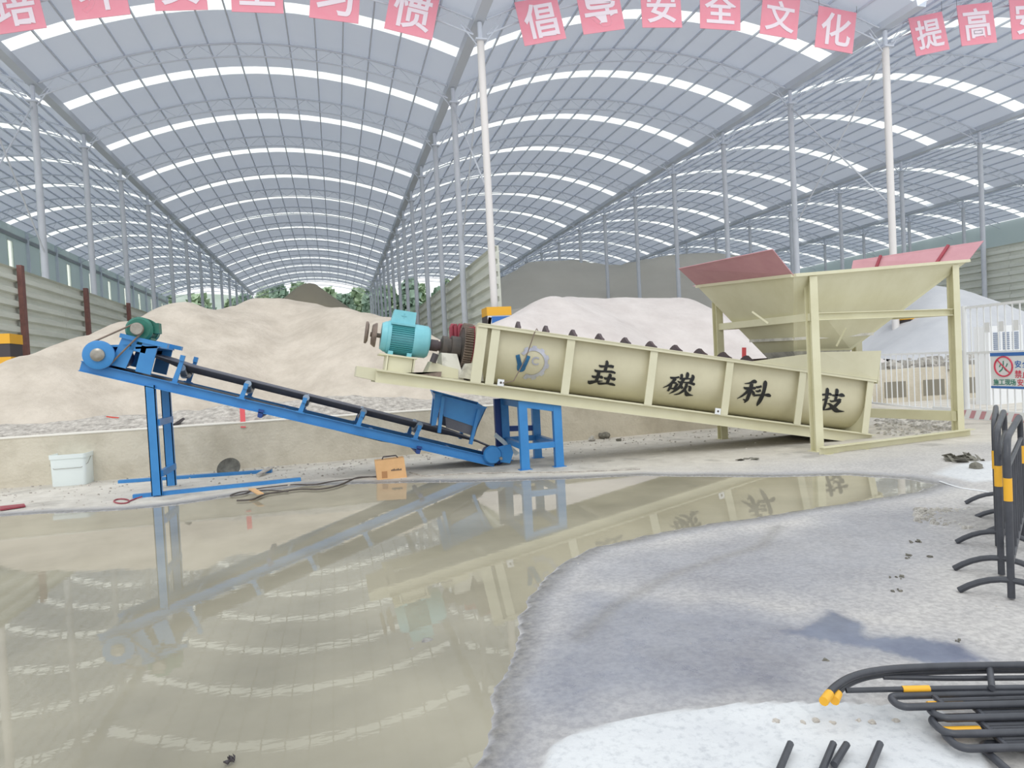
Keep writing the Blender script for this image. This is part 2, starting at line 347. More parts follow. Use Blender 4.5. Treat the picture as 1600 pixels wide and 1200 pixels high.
def mat_ground():
    m = bpy.data.materials.new('yard_ground'); m.use_nodes = True; n = m.node_tree; b = n.nodes['Principled BSDF']; L = n.links.new
    a = n.nodes.new('ShaderNodeVertexColor'); a.layer_name = 'stain'; s = n.nodes.new('ShaderNodeSeparateColor'); L(a.outputs[0], s.inputs[0])
    t = n.nodes.new('ShaderNodeTexCoord')
    def noise(sc, det=8, st=None):
        x = n.nodes.new('ShaderNodeTexNoise'); x.inputs['Scale'].default_value = sc; x.inputs['Detail'].default_value = det; x.inputs['Roughness'].default_value = .65
        if st:
            mp = n.nodes.new('ShaderNodeMapping'); mp.inputs['Scale'].default_value = st; L(t.outputs['Object'], mp.inputs[0]); L(mp.outputs[0], x.inputs['Vector'])
        else: L(t.outputs['Object'], x.inputs['Vector'])
        return x.outputs[0]
    def ramp(src, c1, c2, lo, hi):
        r = n.nodes.new('ShaderNodeValToRGB'); r.color_ramp.elements[0].position = lo; r.color_ramp.elements[1].position = hi
        r.color_ramp.elements[0].color = lin(c1); r.color_ramp.elements[1].color = lin(c2); L(src, r.inputs[0]); return r.outputs[0]
    def mix(f, A, B):
        x = n.nodes.new('ShaderNodeMix'); x.data_type = 'RGBA'; L(A, x.inputs[6]); L(B, x.inputs[7])
        if isinstance(f, float): x.inputs[0].default_value = f
        else: L(f, x.inputs[0])
        return x.outputs[2]
    def mth(op, A, B):
        x = n.nodes.new('ShaderNodeMath'); x.operation = op; x.use_clamp = True
        for i, q in enumerate((A, B)):
            if isinstance(q, (int, float)): x.inputs[i].default_value = q
            else: L(q, x.inputs[i])
        return x.outputs[0]
    dry = mix(mth('MULTIPLY', noise(14, 10), .75), ramp(noise(.9), '#b1aeae', '#c6c2bf', .38, .62), ramp(noise(30, 4), '#969392', '#d0cdc9', .4, .6))
    wetc = ramp(noise(1.3, 6), '#555c72', '#7d8497', .35, .65)
    slab = mix(.35, ramp(noise(2.2), '#c4c6ca', '#d4d6d8', .35, .6), ramp(noise(26, 6), '#a9acb2', '#e4e5e7', .32, .5))
    dirt = ramp(noise(18), '#5f5c58', '#97938c', .35, .65)  # dark tone shared by dirty shore, rubble, and darker washer and wall-foot ground
    dust = ramp(noise(3.5, 9), '#cbc4b8', '#e2dcd1', .35, .65); dry = mix(mth('MULTIPLY', a.outputs['Alpha'], .8), dry, dust)
    wf = mth('ADD', s.outputs[0], mth('MULTIPLY', mth('SUBTRACT', noise(5), .5), s.outputs[0]))
    col = mix(wf, dry, wetc); col = mix(s.outputs[1], col, slab)
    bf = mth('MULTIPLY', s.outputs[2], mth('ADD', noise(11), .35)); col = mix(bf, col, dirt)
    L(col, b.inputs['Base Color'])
    r = n.nodes.new('ShaderNodeMapRange'); r.inputs[1].default_value = .15; r.inputs[2].default_value = .7; r.inputs[3].default_value = .88; r.inputs[4].default_value = .2; L(wf, r.inputs[0]); L(r.outputs[0], b.inputs['Roughness'])
    u = n.nodes.new('ShaderNodeBump'); u.inputs['Distance'].default_value = .02
    inv = mth('SUBTRACT', .3, mth('MULTIPLY', s.outputs[0], .28)); L(inv, u.inputs['Strength']); L(noise(22, 12), u.inputs['Height']); L(u.outputs[0], b.inputs['Normal'])
    return m
me.materials.append(mat_ground())
fl = bpy.data.objects.new('floor', me); C.objects.link(fl); struct(fl)
# puddle
def mat_water():
    m = bpy.data.materials.new('muddy_water'); m.use_nodes = True; n = m.node_tree; b = n.nodes['Principled BSDF']; L = n.links.new
    t = n.nodes.new('ShaderNodeTexCoord'); x = n.nodes.new('ShaderNodeTexNoise'); x.inputs['Scale'].default_value = .7; x.inputs['Detail'].default_value = 6; L(t.outputs['Object'], x.inputs['Vector'])
    r = n.nodes.new('ShaderNodeValToRGB'); r.color_ramp.elements[0].position = .32; r.color_ramp.elements[1].position = .6
    r.color_ramp.elements[0].color = lin('#8f8a7a'); r.color_ramp.elements[1].color = lin('#a8a290'); L(x.outputs[0], r.inputs[0]); L(r.outputs[0], b.inputs['Base Color'])
    b.inputs['Roughness'].default_value = .012; b.inputs['IOR'].default_value = 1.45; b.inputs['Specular IOR Level'].default_value = .5
    y = n.nodes.new('ShaderNodeTexNoise'); y.inputs['Scale'].default_value = 7; y.inputs['Detail'].default_value = 2
    mp = n.nodes.new('ShaderNodeMapping'); mp.inputs['Scale'].default_value = (1, 2.5, 1); L(t.outputs['Object'], mp.inputs[0]); L(mp.outputs[0], y.inputs['Vector'])
    u = n.nodes.new('ShaderNodeBump'); u.inputs['Strength'].default_value = .018; u.inputs['Distance'].default_value = .01; L(y.outputs[0], u.inputs['Height']); L(u.outputs[0], b.inputs['Normal'])
    return m
pw = MB(); cx, cy_ = np.mean([p[0] for p in POND]), np.mean([p[1] for p in POND])
WP = []
for i, (x, y) in enumerate(POND):      # slightly larger outline; the ground above it makes the shore
    a = Vector(POND[i-1]); c = Vector(POND[(i+1) % len(POND)]); d = (c-a).normalized(); nrm = Vector((d.y, -d.x))
    q = Vector((x, y)); s_ = 1 if inside_dist(np.array([x-nrm.x*.02]), np.array([y-nrm.y*.02]), POND)[0] > 0 else -1
    WP.append(q + nrm*.06*s_)
pw.add([(p.x, p.y, -.004) for p in WP], [tuple(range(len(WP)))])
tag(pw.build('puddle', mat_water(), loc=(0, 6, -.004)), 'large muddy brown puddle filling the left foreground with roof lights mirrored in it', 'puddle')
# ---------------------------------------------------------------- the shed
SK, YC, S, HV, RISE, NR = -.1143, 25.67, 6.0, 14.8, 1.8, 14
VX = [-24.3, -11.8, 5.98, 22.66, 39.4, 56.3, 73.2]     # valley lines
def rowY(x, k): return YC + SK*x + S*k
def arcZ(i, t): return HV + RISE*(4*t*(1-t)) * (1 if i else .75)
NS = 16
def arcpt(i, t, k, dz=0):
    x0, x1 = VX[i]+(.25 if i else -.1), VX[i+1]-.25; x = x0+(x1-x0)*t
    return Vector((x, rowY(x, k), arcZ(i, t)+dz))
ORD = ['first','second','third','fourth','fifth','sixth','seventh','eighth','ninth','tenth','eleventh','twelfth','thirteenth','fourteenth','fifteenth']
BAYN = ['far left aisle', 'hall over the blue conveyor', 'hall over the spiral washer', 'hall over the hopper', 'right aisle beyond the hopper', 'farthest right aisle']
for i in range(6):
    b = MB(); ks = [-.28]
    for k in range(-0, NR): ks += [k+.45, k+.585]
    ks.append(NR)
    for a in range(0, len(ks), 2):
        b.grid(lambda u, v: arcpt(i, u, ks[a]+(ks[a+1]-ks[a])*v, .10), NS, 1)
    roof = struct(b.build('ceiling', 'roof', smooth=True))
    sk0 = None
    for k in range(0, NR):
        if sk0 is None:
            q = MB(); q.grid(lambda u, v: arcpt(i, .015+.97*u, .45+.135*v, .10), NS, 1)
            sk0 = q.build('skylight', 'skylight', roof, smooth=True); struct(sk0)
        else: dup(sk0, (0, S*k, 0), parent=roof)
    for j in range(1, 15):
        t = j/15; q = MB(); q.beam(arcpt(i, t, -.28, .03), arcpt(i, t, NR, .03), .06, .09); q.build('purlin', 'purlin', roof)
for i, x in enumerate(VX[1:-1]):
    b = MB(); b.prism([(-.26,.1),(-.2,-.15),(.2,-.15),(.26,.1),(.23,.1),(.18,-.12),(-.18,-.12),(-.23,.1)], (x, rowY(x,-.3), HV), (1,0,0), (0,0,1), (0, S*(NR+.3), 0))
    struct(b.build('trim_%d' % (i+1), 'steel'))
# trusses
for i in range(6):
    t0 = None
    for k in range(0, NR+1):
        lab = '%s arched lattice truss from the front in the %s' % (ORD[k].capitalize(), BAYN[i])
        if t0 is None:
            o = arcpt(i, 0, 0); t0 = thing('roof_truss', lab, 'roof truss', tuple(o), 'arched roof trusses')
            a = MB(); a.tube([arcpt(i, j/NS, 0, -.08) for j in range(NS+1)], .045, 6); a.build('top_chord', 'steel', t0)
            a = MB(); a.tube([arcpt(i, j/NS, 0, -.65) for j in range(NS+1)], .035, 6); a.build('bottom_chord', 'steel', t0)
            a = MB(); n = 24
            for j in range(n): a.tube([arcpt(i, j/n, 0, -.08 if j % 2 else -.65), arcpt(i, (j+1)/n, 0, -.65 if j % 2 else -.08)], .014, 4)
            a.build('lattice', 'steel', t0)
        else: dup(t0, tuple(Vector(arcpt(i, 0, 0))+Vector((0, S*k, 0))), lab)
# columns
LINE = ['', 'left row beside the ribbed partition', 'row beside the blue motor', 'row behind the hopper', 'row along the right partition', 'farthest right row']
FOOTZ = 0
cproto = None
for i in (1, 2, 3, 4, 5):
    for k in range(0, NR+1):
        x = VX[i]; y = rowY(x, k)
        front = (k == 0)
        lab = '%s tall round steel column from the front in the %s' % (ORD[k].capitalize(), LINE[i])
        if front or cproto is None:
            mt = 'column_front' if front else 'column'
            t = thing('steel_column', lab.replace('tall', 'tall white' if front else 'tall'), 'column', (x, y, 0), 'steel columns of the shed')
            a = MB(); a.tube([(x, y, 0), (x, y, HV-.9)], .14, 14); a.build('shaft', mt, t, smooth=True)
            a = MB(); a.box(x-.22, x+.22, y-.22, y+.22, HV-.92, HV-.86)
            for s in (-1, 1):
                a.tube([(x, y, HV-1.2), (x+s*.7, y+SK*s*.7, HV-.3)], .03, 6)
            a.tube([(x, y, HV-.9), (x, y, HV-.2)], .09, 8); a.build('capital', 'steel', t)
            if not front: cproto = t
        else: dup(cproto, (x, y, 0), lab)
# cross braces
def brace(i, k, za, zb, lab):
    x = VX[i]; y0, y1 = rowY(x, k), rowY(x, k+1)
    t = thing('cross_brace', lab, 'brace', (x, y0, za), 'rod cross braces')
    a = MB(); a.tube([(x-.02, y0, za), (x-.02, y1, HV-1)], .035, 6); a.build('rod', 'column', t)
    a = MB(); a.tube([(x+.06, y0, HV-1), (x+.06, y1, zb)], .035, 6); a.build('rod', 'column', t)
brace(1, 0, 7.6, 7.4, 'crossed steel rods between the first two columns at the left edge')
brace(2, 0, 8.25, 7.45, 'crossed steel rods between the first two columns behind the motor')
brace(3, 0, 7.45, 7.96, 'crossed steel rods between the first two columns behind the hopper')
# outer left wall with upright light strips
xw = VX[0]
b = MB(); ys = rowY(xw, -.3)
for k in range(0, NR+1):
    y1 = rowY(xw, k)-.45 if k < NR else rowY(xw, NR)
    y1 = rowY(xw, k)+2.7 if k < NR else rowY(xw, NR)
    b.box(xw-.1, xw, ys, y1, 0, HV+.1)
    if k < NR: b.box(xw-.1, xw, y1, y1+.75, 0, 5.4); b.box(xw-.1, xw, y1, y1+.75, 13.6, HV+.1)
    ys = y1+.75
b.box(xw, xw+.12, rowY(xw, 0), rowY(xw, NR), 10.3, 10.45); b.box(xw, xw+.15, rowY(xw, 0), rowY(xw, NR), 13.9, 14.2)
wl = struct(b.build('wall_left', 'clad'))
b = MB(); b.box(VX[-1], VX[-1]+.1, rowY(VX[-1], -.3), rowY(VX[-1], NR), 0, HV+.1); struct(b.build('wall_right', 'clad'))
b = MB(); b.box(VX[3]+1, VX[-1], rowY(VX[4], NR)+.3, rowY(VX[4], NR)+.5, 0, HV+2); struct(b.build('wall_back', 'clad'))
for k in range(NR):
    y1 = rowY(xw, k)+2.7; b = MB(); b.box(xw+.005, xw+.02, y1-.15, y1+.9, 5.4, 13.6); struct(b.build('window_%d' % (k+1), 'skylight'))
p0 = None
for k in range(0, NR+1):
    b = MB(); y = rowY(xw, 0)
    if p0 is None: b.box(xw+.02, xw+.22, y-.1, y+.1, 0, HV-.1); p0 = tag(b.build('wall_post', 'steel', loc=(xw+.12, y, 0)), 'dark posts standing against the outer left wall', 'post', 'posts of the outer left wall')
    else: dup(p0, (xw+.12, y+S*k, 0))
# ribbed partitions
def ribbed(name, lab, x, y0, y1, h, posts, side=-1, mt='panel', slope_front=0):
    t = thing(name, lab, 'partition wall', (x, y0, 0))
    n = int(h/.46); prof = []
    for j in range(n):
        z = j*h/n; q = h/n; prof += [(0, z), (.0, z+q*.4), (.14, z+q*.55), (.14, z+q*.9)]
    prof += [(0, h), (.22, h), (.22, 0)]
    prof = [(a*(-side) if True else a, z) for a, z in prof]
    L_ = (y1-y0)/max(1, round((y1-y0)/8))
    k = max(1, round((y1-y0)/8))
    for j in range(k):
        b = MB(); b.prism(prof, (x, y0+j*L_, 0), (1,0,0), (0,0,1), (0, L_-.02, 0)); b.build('ribbed_panel', mt, t)
    for y in posts:
        b = MB(); b.box(x+side*.16, x+side*.002, y-.13, y+.13, 0, h+.12); p = b.build('post', 'post', t)
        b = MB(); b.box(x+side*.175, x+side*.155, y-.15, y+.15, 2.55, 2.75); b.build('red_band', 'redband', p)
        b = MB(); b.box(x+side*.175, x+side*.155, y-.15, y+.15, 1.3, 1.5); b.build('red_band', 'redband', p)
    return t
ribbed('partition_wall', 'ribbed grey concrete partition with brown posts at the left edge', VX[1]+.55, 25.5, 96, 6.2, [29.0, 35.8, 42.5, 49.5], 1)
ribbed('partition_wall', 'ribbed grey partition standing behind the turquoise motor', VX[2]+.3, 25.9, 90, 6.4, [], -1)
ribbed('partition_wall', 'ribbed grey partition along the right side behind the white fence', VX[4]+.3, 24, 110, 7.4, [], -1)
# striped column guards
def guard(x, y, h, lab, poster=False):
    t = thing('column_guard', lab, 'column guard', (x, y, 0), 'striped guards around column feet')
    b = MB(); b.box(x-.45, x+.45, y-.45, y+.45, 0, h); b.build('block', 'white' if poster else 'hblack', t)
    z = h
    while z > .4:
        b = MB(); b.box(x-.47, x+(.47), y-.47, y+.47, z-.32, z); b.build('yellow_band', 'yellow', t); z -= .75
    if poster:
        b = MB(); b.box(x-.475, x-.455, y-.44, y+.44, .2, h-.33); b.build('black_side', 'hblack', t)
        b = MB(); b.box(x-.3, x+.4, y-.485, y-.472, h-.62, h-.36); b.build('blue_stripe', 'signb', t)
        b = MB(); b.box(x-.3, x+.4, y-.485, y-.472, h-1.6, h-.62); b.build('white_poster', 'white', t)
    return t
guard(VX[2]+.05, rowY(VX[2], 0)-.05, 3.85, 'yellow and black striped column guard with a white poster behind the washer', True)
guard(VX[1]+1.25, 25.5, 3.5, 'yellow and black striped column guard at the left edge of the photo')
guard(VX[3]+.75, rowY(VX[3], 0), 3.0, 'yellow and black striped column guard seen under the hopper')
# banners
BAN = [('培',(-9,55),(73,43)),('养',(118,32),(204,22)),('安',(243,17),(325,15)),('全',(362,18),(443,21)),('习',(483,27),(560,37)),('惯',(600,44),(675,63)),
       ('倡',(820,72),(885,60)),('导',(912,54),(977,45)),('安',(1004,43),(1066,43)),('全',(1094,44),(1157,48)),('文',(1187,52),(1245,62)),('化',(1273,73),(1332,84)),
       ('提',(1432,88),(1484,77)),('高',(1503,72),(1558,66)),('安',(1582,62),(1638,59))]
MEAN = {'培':'first sign from the left edge','养':'second from the left edge','习':'fifth from the left, one short stroke character','惯':'last of the left hall, beside the front column','倡':'first right of the front column','导':'second right of the front column','文':'fifth of the middle hall','化':'last of the middle hall above the hopper','提':'first of the right hall','高':'second of the right hall'}
for n_, (ch, p, q) in enumerate(BAN):
    p = at(*p, Y=YC-.3, sk=SK); q = at(*q, Y=YC-.3, sk=SK); ax = (q-p); s = ax.length; ax.normalize(); fn = Vector((SK, -1, 0)).normalized()
    up = fn.cross(ax)
    if up.z < 0: up = -up
    side = 1.46
    where = MEAN.get(ch) or {2:'third from the left edge',3:'fourth from the left edge',8:'third of the middle hall',9:'fourth of the middle hall',14:'cut off at the right edge'}[n_]
    t = thing('banner_square', 'pink red square banner reading %s, %s' % (ch, where), 'banner', tuple((p+q)/2), 'red character banners on the front roof arch')
    hs = s if abs(s-side) < .5 else side
    b = MB(); b.plate([p, q, q+up*hs, p+up*hs], -fn*.02); b.build('cloth', 'banner', t)
    c = (p+q)/2+up*hs/2+fn*.012
    glyph(ch, 'bannertext', c, ax, up, hs*.78, .012, parent=t, bold=.018)
    a = MB()
    for e in (p, q): a.tube([e+up*hs, e+up*hs+Vector((0, 0, .5))], .008, 4)
    a.build('cord', 'cable', t)
# ---------------------------------------------------------------- piles
def pile(name, lab, cat, ridge, mt, slope=.65, rnd=.5, z0=0, res=.35, amp=.25, nsc=.35, seed=1, xr=None, yr=None, prof=None):
    pts = np.array(ridge, float); mg = (pts[:, 2].max()-z0)/slope+1
    x0, x1 = (pts[:, 0].min()-mg, pts[:, 0].max()+mg) if xr is None else xr
    y0, y1 = (pts[:, 1].min()-mg, pts[:, 1].max()+mg) if yr is None else yr
    nx = int((x1-x0)/res)+2; ny = int((y1-y0)/res)+2
    X, Y = np.meshgrid(np.linspace(x0, x1, nx), np.linspace(y0, y1, ny), indexing='ij'); Z = np.full(X.shape, -9.)
    for a, c in zip(pts[:-1], pts[1:]):
        dx, dy = c[0]-a[0], c[1]-a[1]; t = np.clip(((X-a[0])*dx+(Y-a[1])*dy)/(dx*dx+dy*dy), 0, 1)
        d = np.hypot(X-a[0]-t*dx, Y-a[1]-t*dy); h = a[2]+(c[2]-a[2])*t - slope*(np.sqrt(d*d+rnd*rnd)-rnd)
        Z = np.maximum(Z, h)
    Z = Z + amp*fbm(X*nsc, Y*nsc, 5, seed)
    Z = np.where(Z > z0, Z, z0-.05-np.minimum((z0-Z)*.2, .3)*0)
    b = MB(); idx = lambda i, j: i*ny+j
    b.v = [tuple(p) for p in np.stack([X, Y, Z], -1).reshape(-1, 3)]
    lo = z0-.04
    for i in range(nx-1):
        for j in range(ny-1):
            if max(Z[i,j], Z[i+1,j], Z[i,j+1], Z[i+1,j+1]) > lo: b.f.append((idx(i,j), idx(i+1,j), idx(i+1,j+1), idx(i,j+1)))
    cx, cy = (x0+x1)/2, (y0+y1)/2
    o = b.build(name, mt, loc=(cx, cy, z0), smooth=True, angle=180); bm = bmesh.new(); bm.from_mesh(o.data)
    bmesh.ops.delete(bm, geom=[v for v in bm.verts if not v.link_faces], context='VERTS'); bm.to_mesh(o.data); bm.free()
    return tag(o, lab, cat)
pile('sand_pile', 'long pale beige sand pile behind the blue conveyor', 'sand pile',
     [(-6.9,16.5,1.6),(-6.5,17.2,2.35),(-5.3,20,3.35),(-4.15,22,4.05),(-3.55,22.3,3.9),(-2.45,24,4.3),(-.8,24,4.15),(.4,22,3.7),(1.45,20.3,3.25),(2.2,19.5,2.4),(3.1,19.2,1.5)], 'sand', slope=.62, z0=.75, xr=(-11.0,3.6), yr=(14.4,32), res=.18, amp=.35, nsc=.6)
pile('sand_pile', 'bright white sand pile behind the spiral washer', 'sand pile',
     [(4.4,19.0,2.2),(5.4,20.2,3.1),(7.2,22,3.9),(8.9,24,4.05),(11,24,4.0),(13.2,24,3.95),(14.6,23,3.2),(16.2,21.6,2.3),(17.8,20,1.5)], 'sandw', slope=.6, z0=.75, xr=(3.8,20.5), yr=(14.9,32), res=.18, amp=.3, nsc=.6, seed=4)
pile('sand_pile', 'huge dark grey sand pile deep in the hall behind the white pile', 'sand pile',
     [(14,62,7.5),(15.5,61,9.9),(18,60,11.1),(23,60,11.3),(26,58,10.6),(29,56,10.8),(34,56,11.3),(39,56,10.9)], 'sandg', slope=.68, z0=0, res=.8, amp=.7, nsc=.2, seed=8, xr=(6.6, 39.3))
pile('sand_pile', 'small dark brown cone of sand far inside the left hall', 'sand pile', [(-2.2,62,9.8),(-1.6,62.2,9.9),(-3.2,63,9)], 'sandd', slope=.82, rnd=.3, z0=0, xr=(-11.0,5.5), res=.5, amp=.4, nsc=.3, seed=5)
pile('sand_pile', 'pale bluish grey sand pile behind the white fence', 'sand pile', [(23,21,2.6),(26.5,25,4.3),(27.5,25,4.2)], 'sandb', slope=.6, z0=0, xr=(20,29), res=.3, amp=.3, nsc=.5, seed=6)
pile('sand_pile', 'darker grey sand pile beside the right ribbed partition', 'sand pile', [(30,30,4.4),(34.5,31,4.5),(35.5,28,3)], 'sandb', slope=.62, z0=0, xr=(29.2,39.4), res=.35, amp=.3, nsc=.5, seed=9)
pile('sand_pile', 'low grey sand heap behind the ribbed partition and striped guard', 'sand pile', [(8.5,36,4.6),(11,37,5),(13,38,5)], 'sandg', slope=.6, z0=0, xr=(6.7,22), yr=(32.3,48), res=.35, amp=.3, nsc=.5, seed=10)
# low retaining wall
LW = [(-14,12.95),(-4.3,12.95),(4.5,12.95),(9.2,13.25),(13.2,14.3)]
b = MB(); e = MB()
for (x0, y0), (x1, y1) in zip(LW[:-1], LW[1:]):
    n = 6
    b.hexa([(x0,y0,-.05),(x1,y1,-.05),(x1,y1+.28,-.05),(x0,y0+.28,-.05)], [(x0,y0,.83),(x1,y1,.83),(x1,y1+.28,.83),(x0,y0+.28,.83)])
    e.hexa([(x0,y0-.01,.83),(x1,y1-.01,.83),(x1,y1+.29,.83),(x0,y0+.29,.83)], [(x0,y0-.01,.85),(x1,y1-.01,.85),(x1,y1+.29,.85),(x0,y0+.29,.85)])
lw = tag(b.build('retaining_wall', 'wall', loc=(0, 13, 0)), 'long low stained concrete wall running behind the conveyor and washer', 'low wall')
e.build('wall_cap', 'walledge', lw)
# gravel bed behind the wall
X = np.linspace(-12, 12.5, 330); Y = np.linspace(13.25, 17.5, 60); XX, YY = np.meshgrid(X, Y, indexing='ij')
YW = np.interp(XX, [p[0] for p in LW], [p[1] for p in LW])+.27; YY = YY + (YW-13.22)
ZZ = .80 + .22*np.exp(-((YY-YW-1.1)/.8)**2)*(1+1.5*fbm(XX*.5, YY*.5, 3, 2)) + .12*fbm(XX*3, YY*3, 4, 4) + .12*np.exp(-((XX+.8)/1.6)**2-((YY-YW-1.0)/.7)**2)
ZZ = np.where(YY-YW < .06, .78, ZZ)
b = MB(); nn = len(Y); b.v = [tuple(p) for p in np.stack([XX, YY, ZZ], -1).reshape(-1, 3)]
b.f = [(i*nn+j, (i+1)*nn+j, (i+1)*nn+j+1, i*nn+j+1) for i in range(len(X)-1) for j in range(nn-1)]
tag(b.build('gravel_bed', 'gravel', loc=(0, 15, .8), smooth=True, angle=180), 'bed of grey gravel lying behind the low concrete wall', 'gravel', kind='stuff')
def rock(p, r, mt, name, lab, cat, group=None, fl=.6, seed=0, kind=None):
    bm = bmesh.new(); bmesh.ops.create_icosphere(bm, subdivisions=2, radius=1); rs = random.Random(seed)
    b = MB(); R3 = [rs.uniform(.7, 1.2) for _ in range(3)]
    ph = [rs.uniform(0, 6) for _ in range(3)]
    V = []
    for v in bm.verts:
        k = 1+.22*math.sin(3*v.co.x+ph[0])*math.cos(4*v.co.y+ph[1])+.15*math.sin(5*v.co.z+ph[2])
        V.append((p[0]+v.co.x*r*R3[0]*k, p[1]+v.co.y*r*R3[1]*k, p[2]+(v.co.z*.5+.4)*r*fl*2*k))
    b.add(V, [tuple(v.index for v in f.verts) for f in bm.faces]); bm.free()
    return tag(b.build(name, mt, loc=p), lab, cat, group, kind)
# ---------------------------------------------------------------- spiral sand washer
TH = math.radians(10.55); CT, ST = math.cos(TH), math.sin(TH)
def T(u, v, y): return Vector((.57+u*CT+v*ST, y, 1.65-u*ST+v*CT))
TU, TV = Vector((CT, 0, -ST)), Vector((ST, 0, CT)); YD = Vector((0, 1, 0))
YF, YB, YM = 9.8, 11.1, 10.45
wz = thing('spiral_sand_washer', 'long beige spiral sand washer trough sloping down to the right beside the hopper', 'sand washer', (4.8, YM, 0))
RV = lambda u: .86+.012*u
for y, op in ((YF, -1), (YB, 1)):
    b = MB(); b.channel(T(-.0, -.09, y), T(8.68, -.09, y), .09, .18, .014, op); b.build('base_beam', 'beige', wz)
b = MB(); b.plate([T(-.28,.02,YF+.15), T(.02,.02,YF+.15), T(.02,-.16,YF+.15), T(-.28,-.13,YF+.15)], (0, .9, 0)); b.build('end_plate', 'beige', wz)
b = MB()
for u in (.1, 1.5, 3.5, 5.5, 7.6, 8.6): b.beam(T(u, -.09, YF+.09), T(u, -.09, YB-.09), .1, .12, TV)
b.build('cross_member', 'beige', wz)
def trough_y(v):   # front shell surface: distance from centre line
    R = .56; vc = .60
    return R if v >= vc else math.sqrt(max(0, R*R-(vc-v)**2))
prof = []
for a in range(0, 33): pass
def shellpt(u, t, off=0):
    """t 0..1 from front rail over the bottom to the back rail"""
    R = .56+off; vc = .585; top = RV(u)
    L1 = top-vc; tot = 2*L1+PI*R; s = t*tot
    if s < L1: return T(u, top-s, YM-R)
    if s < L1+PI*R:
        a = (s-L1)/R; return T(u, vc-R*math.sin(a), YM-R*math.cos(a))
    return T(u, vc+(s-L1-PI*R), YM+R)
b = MB(); b.grid(lambda p, q: shellpt(1.5+7.0*p, q), 10, 40); b.grid(lambda p, q: shellpt(1.5+7.0*p, q, -.015), 10, 40)
M['shell'] = mat('trough_paint', '#d6d0b4', .45, c2='#c5bea2', scale=1.1, lo=.35, hi=.75)
b.build('trough_shell', 'shell', wz, smooth=True)
for u in (1.42, 8.47):
    b = MB(); o = [( -.62, RV(u)+.01), (.62, RV(u)+.01), (.62, .0), (-.62, .0)]
    b.prism(o, T(u, 0, YM), YD, TV, TU*.03); b.build('end_wall', 'beige', wz)
for s in (-1, 1):
    for n_, u in enumerate((1.45, 1.66, 2.86, 4.27, 5.65, 7.06, 8.45)):
        wdt = .13 if n_ else .16; yo = YM+s*.655; v1 = RV(u)
        b = MB(); b.prism([(0,0),(wdt,0),(wdt,v1),(0,v1)], T(u-wdt/2, 0, yo), TU, TV, (0, -s*.014, 0))
        
        # web towards the shell bottom
        b.build('rib', 'beige', wz)
    b = MB(); n = 1
    P = [T(1.38, RV(1.38), YM+s*.67), T(8.56, RV(8.56), YM+s*.67)]
    b.beam(P[0]+TV*.006-YD*s*.05, P[1]+TV*.006-YD*s*.05, .13, .014, TV); b.beam(P[0]-TV*.02, P[1]-TV*.02, .012, .05, TV)
    b.build('top_rail', 'beige', wz)
# screw
b = MB(); b.prism([(1.4,0),(8.6,0),(8.6,.012),(1.4,.012)], T(0,0,YF+.03), TU, TV, (0,YB-YF-.06,0)); b.build('bed_plate', 'beige', wz)
ax_v = lambda u: .555+.008*u
b = MB(); b.tube([T(1.1, ax_v(1.1), YM), T(8.4, ax_v(8.4), YM)], .11, 16)
wz_sh = b.build('screw_shaft', 'darkred', wz, smooth=True)
b = MB(); pitch = .47; R = .47; n = 28
def hel(tn, r): # turns
    u = 1.66+tn*pitch; a = 2*PI*tn
    return u, a
K = int((8.3-1.66)/pitch*n)
for d0 in (0, .05):
    base = len(b.v)
    for k in range(K+1):
        tn = k/n; u = 1.66+tn*pitch+d0; a = 2*PI*tn; va = ax_v(u)
        Rk = R+(.035 if k % 7 < 5 else 0)
        for r in (.10, Rk): b.v.append(tuple(T(u+(0 if r > .2 else 0), va+r*math.cos(a), YM+r*math.sin(a)*.97)))
    for k in range(K): q = base+2*k; b.f.append((q, q+1, q+3, q+2))
N2 = 2*(K+1)
for k in range(K): b.f.append((2*k+1, 2*k+3, 2*k+3+N2, 2*k+1+N2))
b.build('spiral_blade', 'darkred', wz, smooth=True, angle=35)
# feed box boards at the low end
b = MB(); b.plate([T(5.95, RV(6)-.01, YF-.0), T(8.62, RV(8.6)-.01, YF-.0), at(1376,548,Y=9.72), at(1285,550,Y=9.72)], (0,.012,0))
b.build('side_board', 'beige', wz)
b = MB(); b.plate([T(5.6, RV(6)-.01, YB+.02), T(8.62, RV(8.6)-.01, YB+.02), at(1372,548,Y=11.25), at(1130,564,Y=11.25)], (0,.012,0))
b.build('back_board', 'darkred', wz)
q1 = at(1376,548,Y=9.72); q2 = at(1372,548,Y=11.25)
b = MB(); b.plate([T(8.6,.9,YF), T(8.6,.9,YB), Vector((q1.x,YB+.1,q1.z)), q1], (.012,0,0)); b.build('end_board', 'beige', wz)
# lifting eye plates and anchor tabs
for u in (1.83, 5.52):
    b = MB(); b.box(0,0,0,0,0,0); b = MB(); o = T(u, .0, YF-.02)
    b.prism([(-.05,0),(.05,0),(.05,.1),(-.05,.1)], o, TU, TV, (0,.014,0)); tb = b.build('lifting_lug', 'white', wz)
    b = MB(); b.prism([(.018*math.cos(a*PI/5), .05+.018*math.sin(a*PI/5)) for a in range(10)], o-YD*.003, TU, TV, (0,.004,0)); b.build('hole', 'dark', tb)
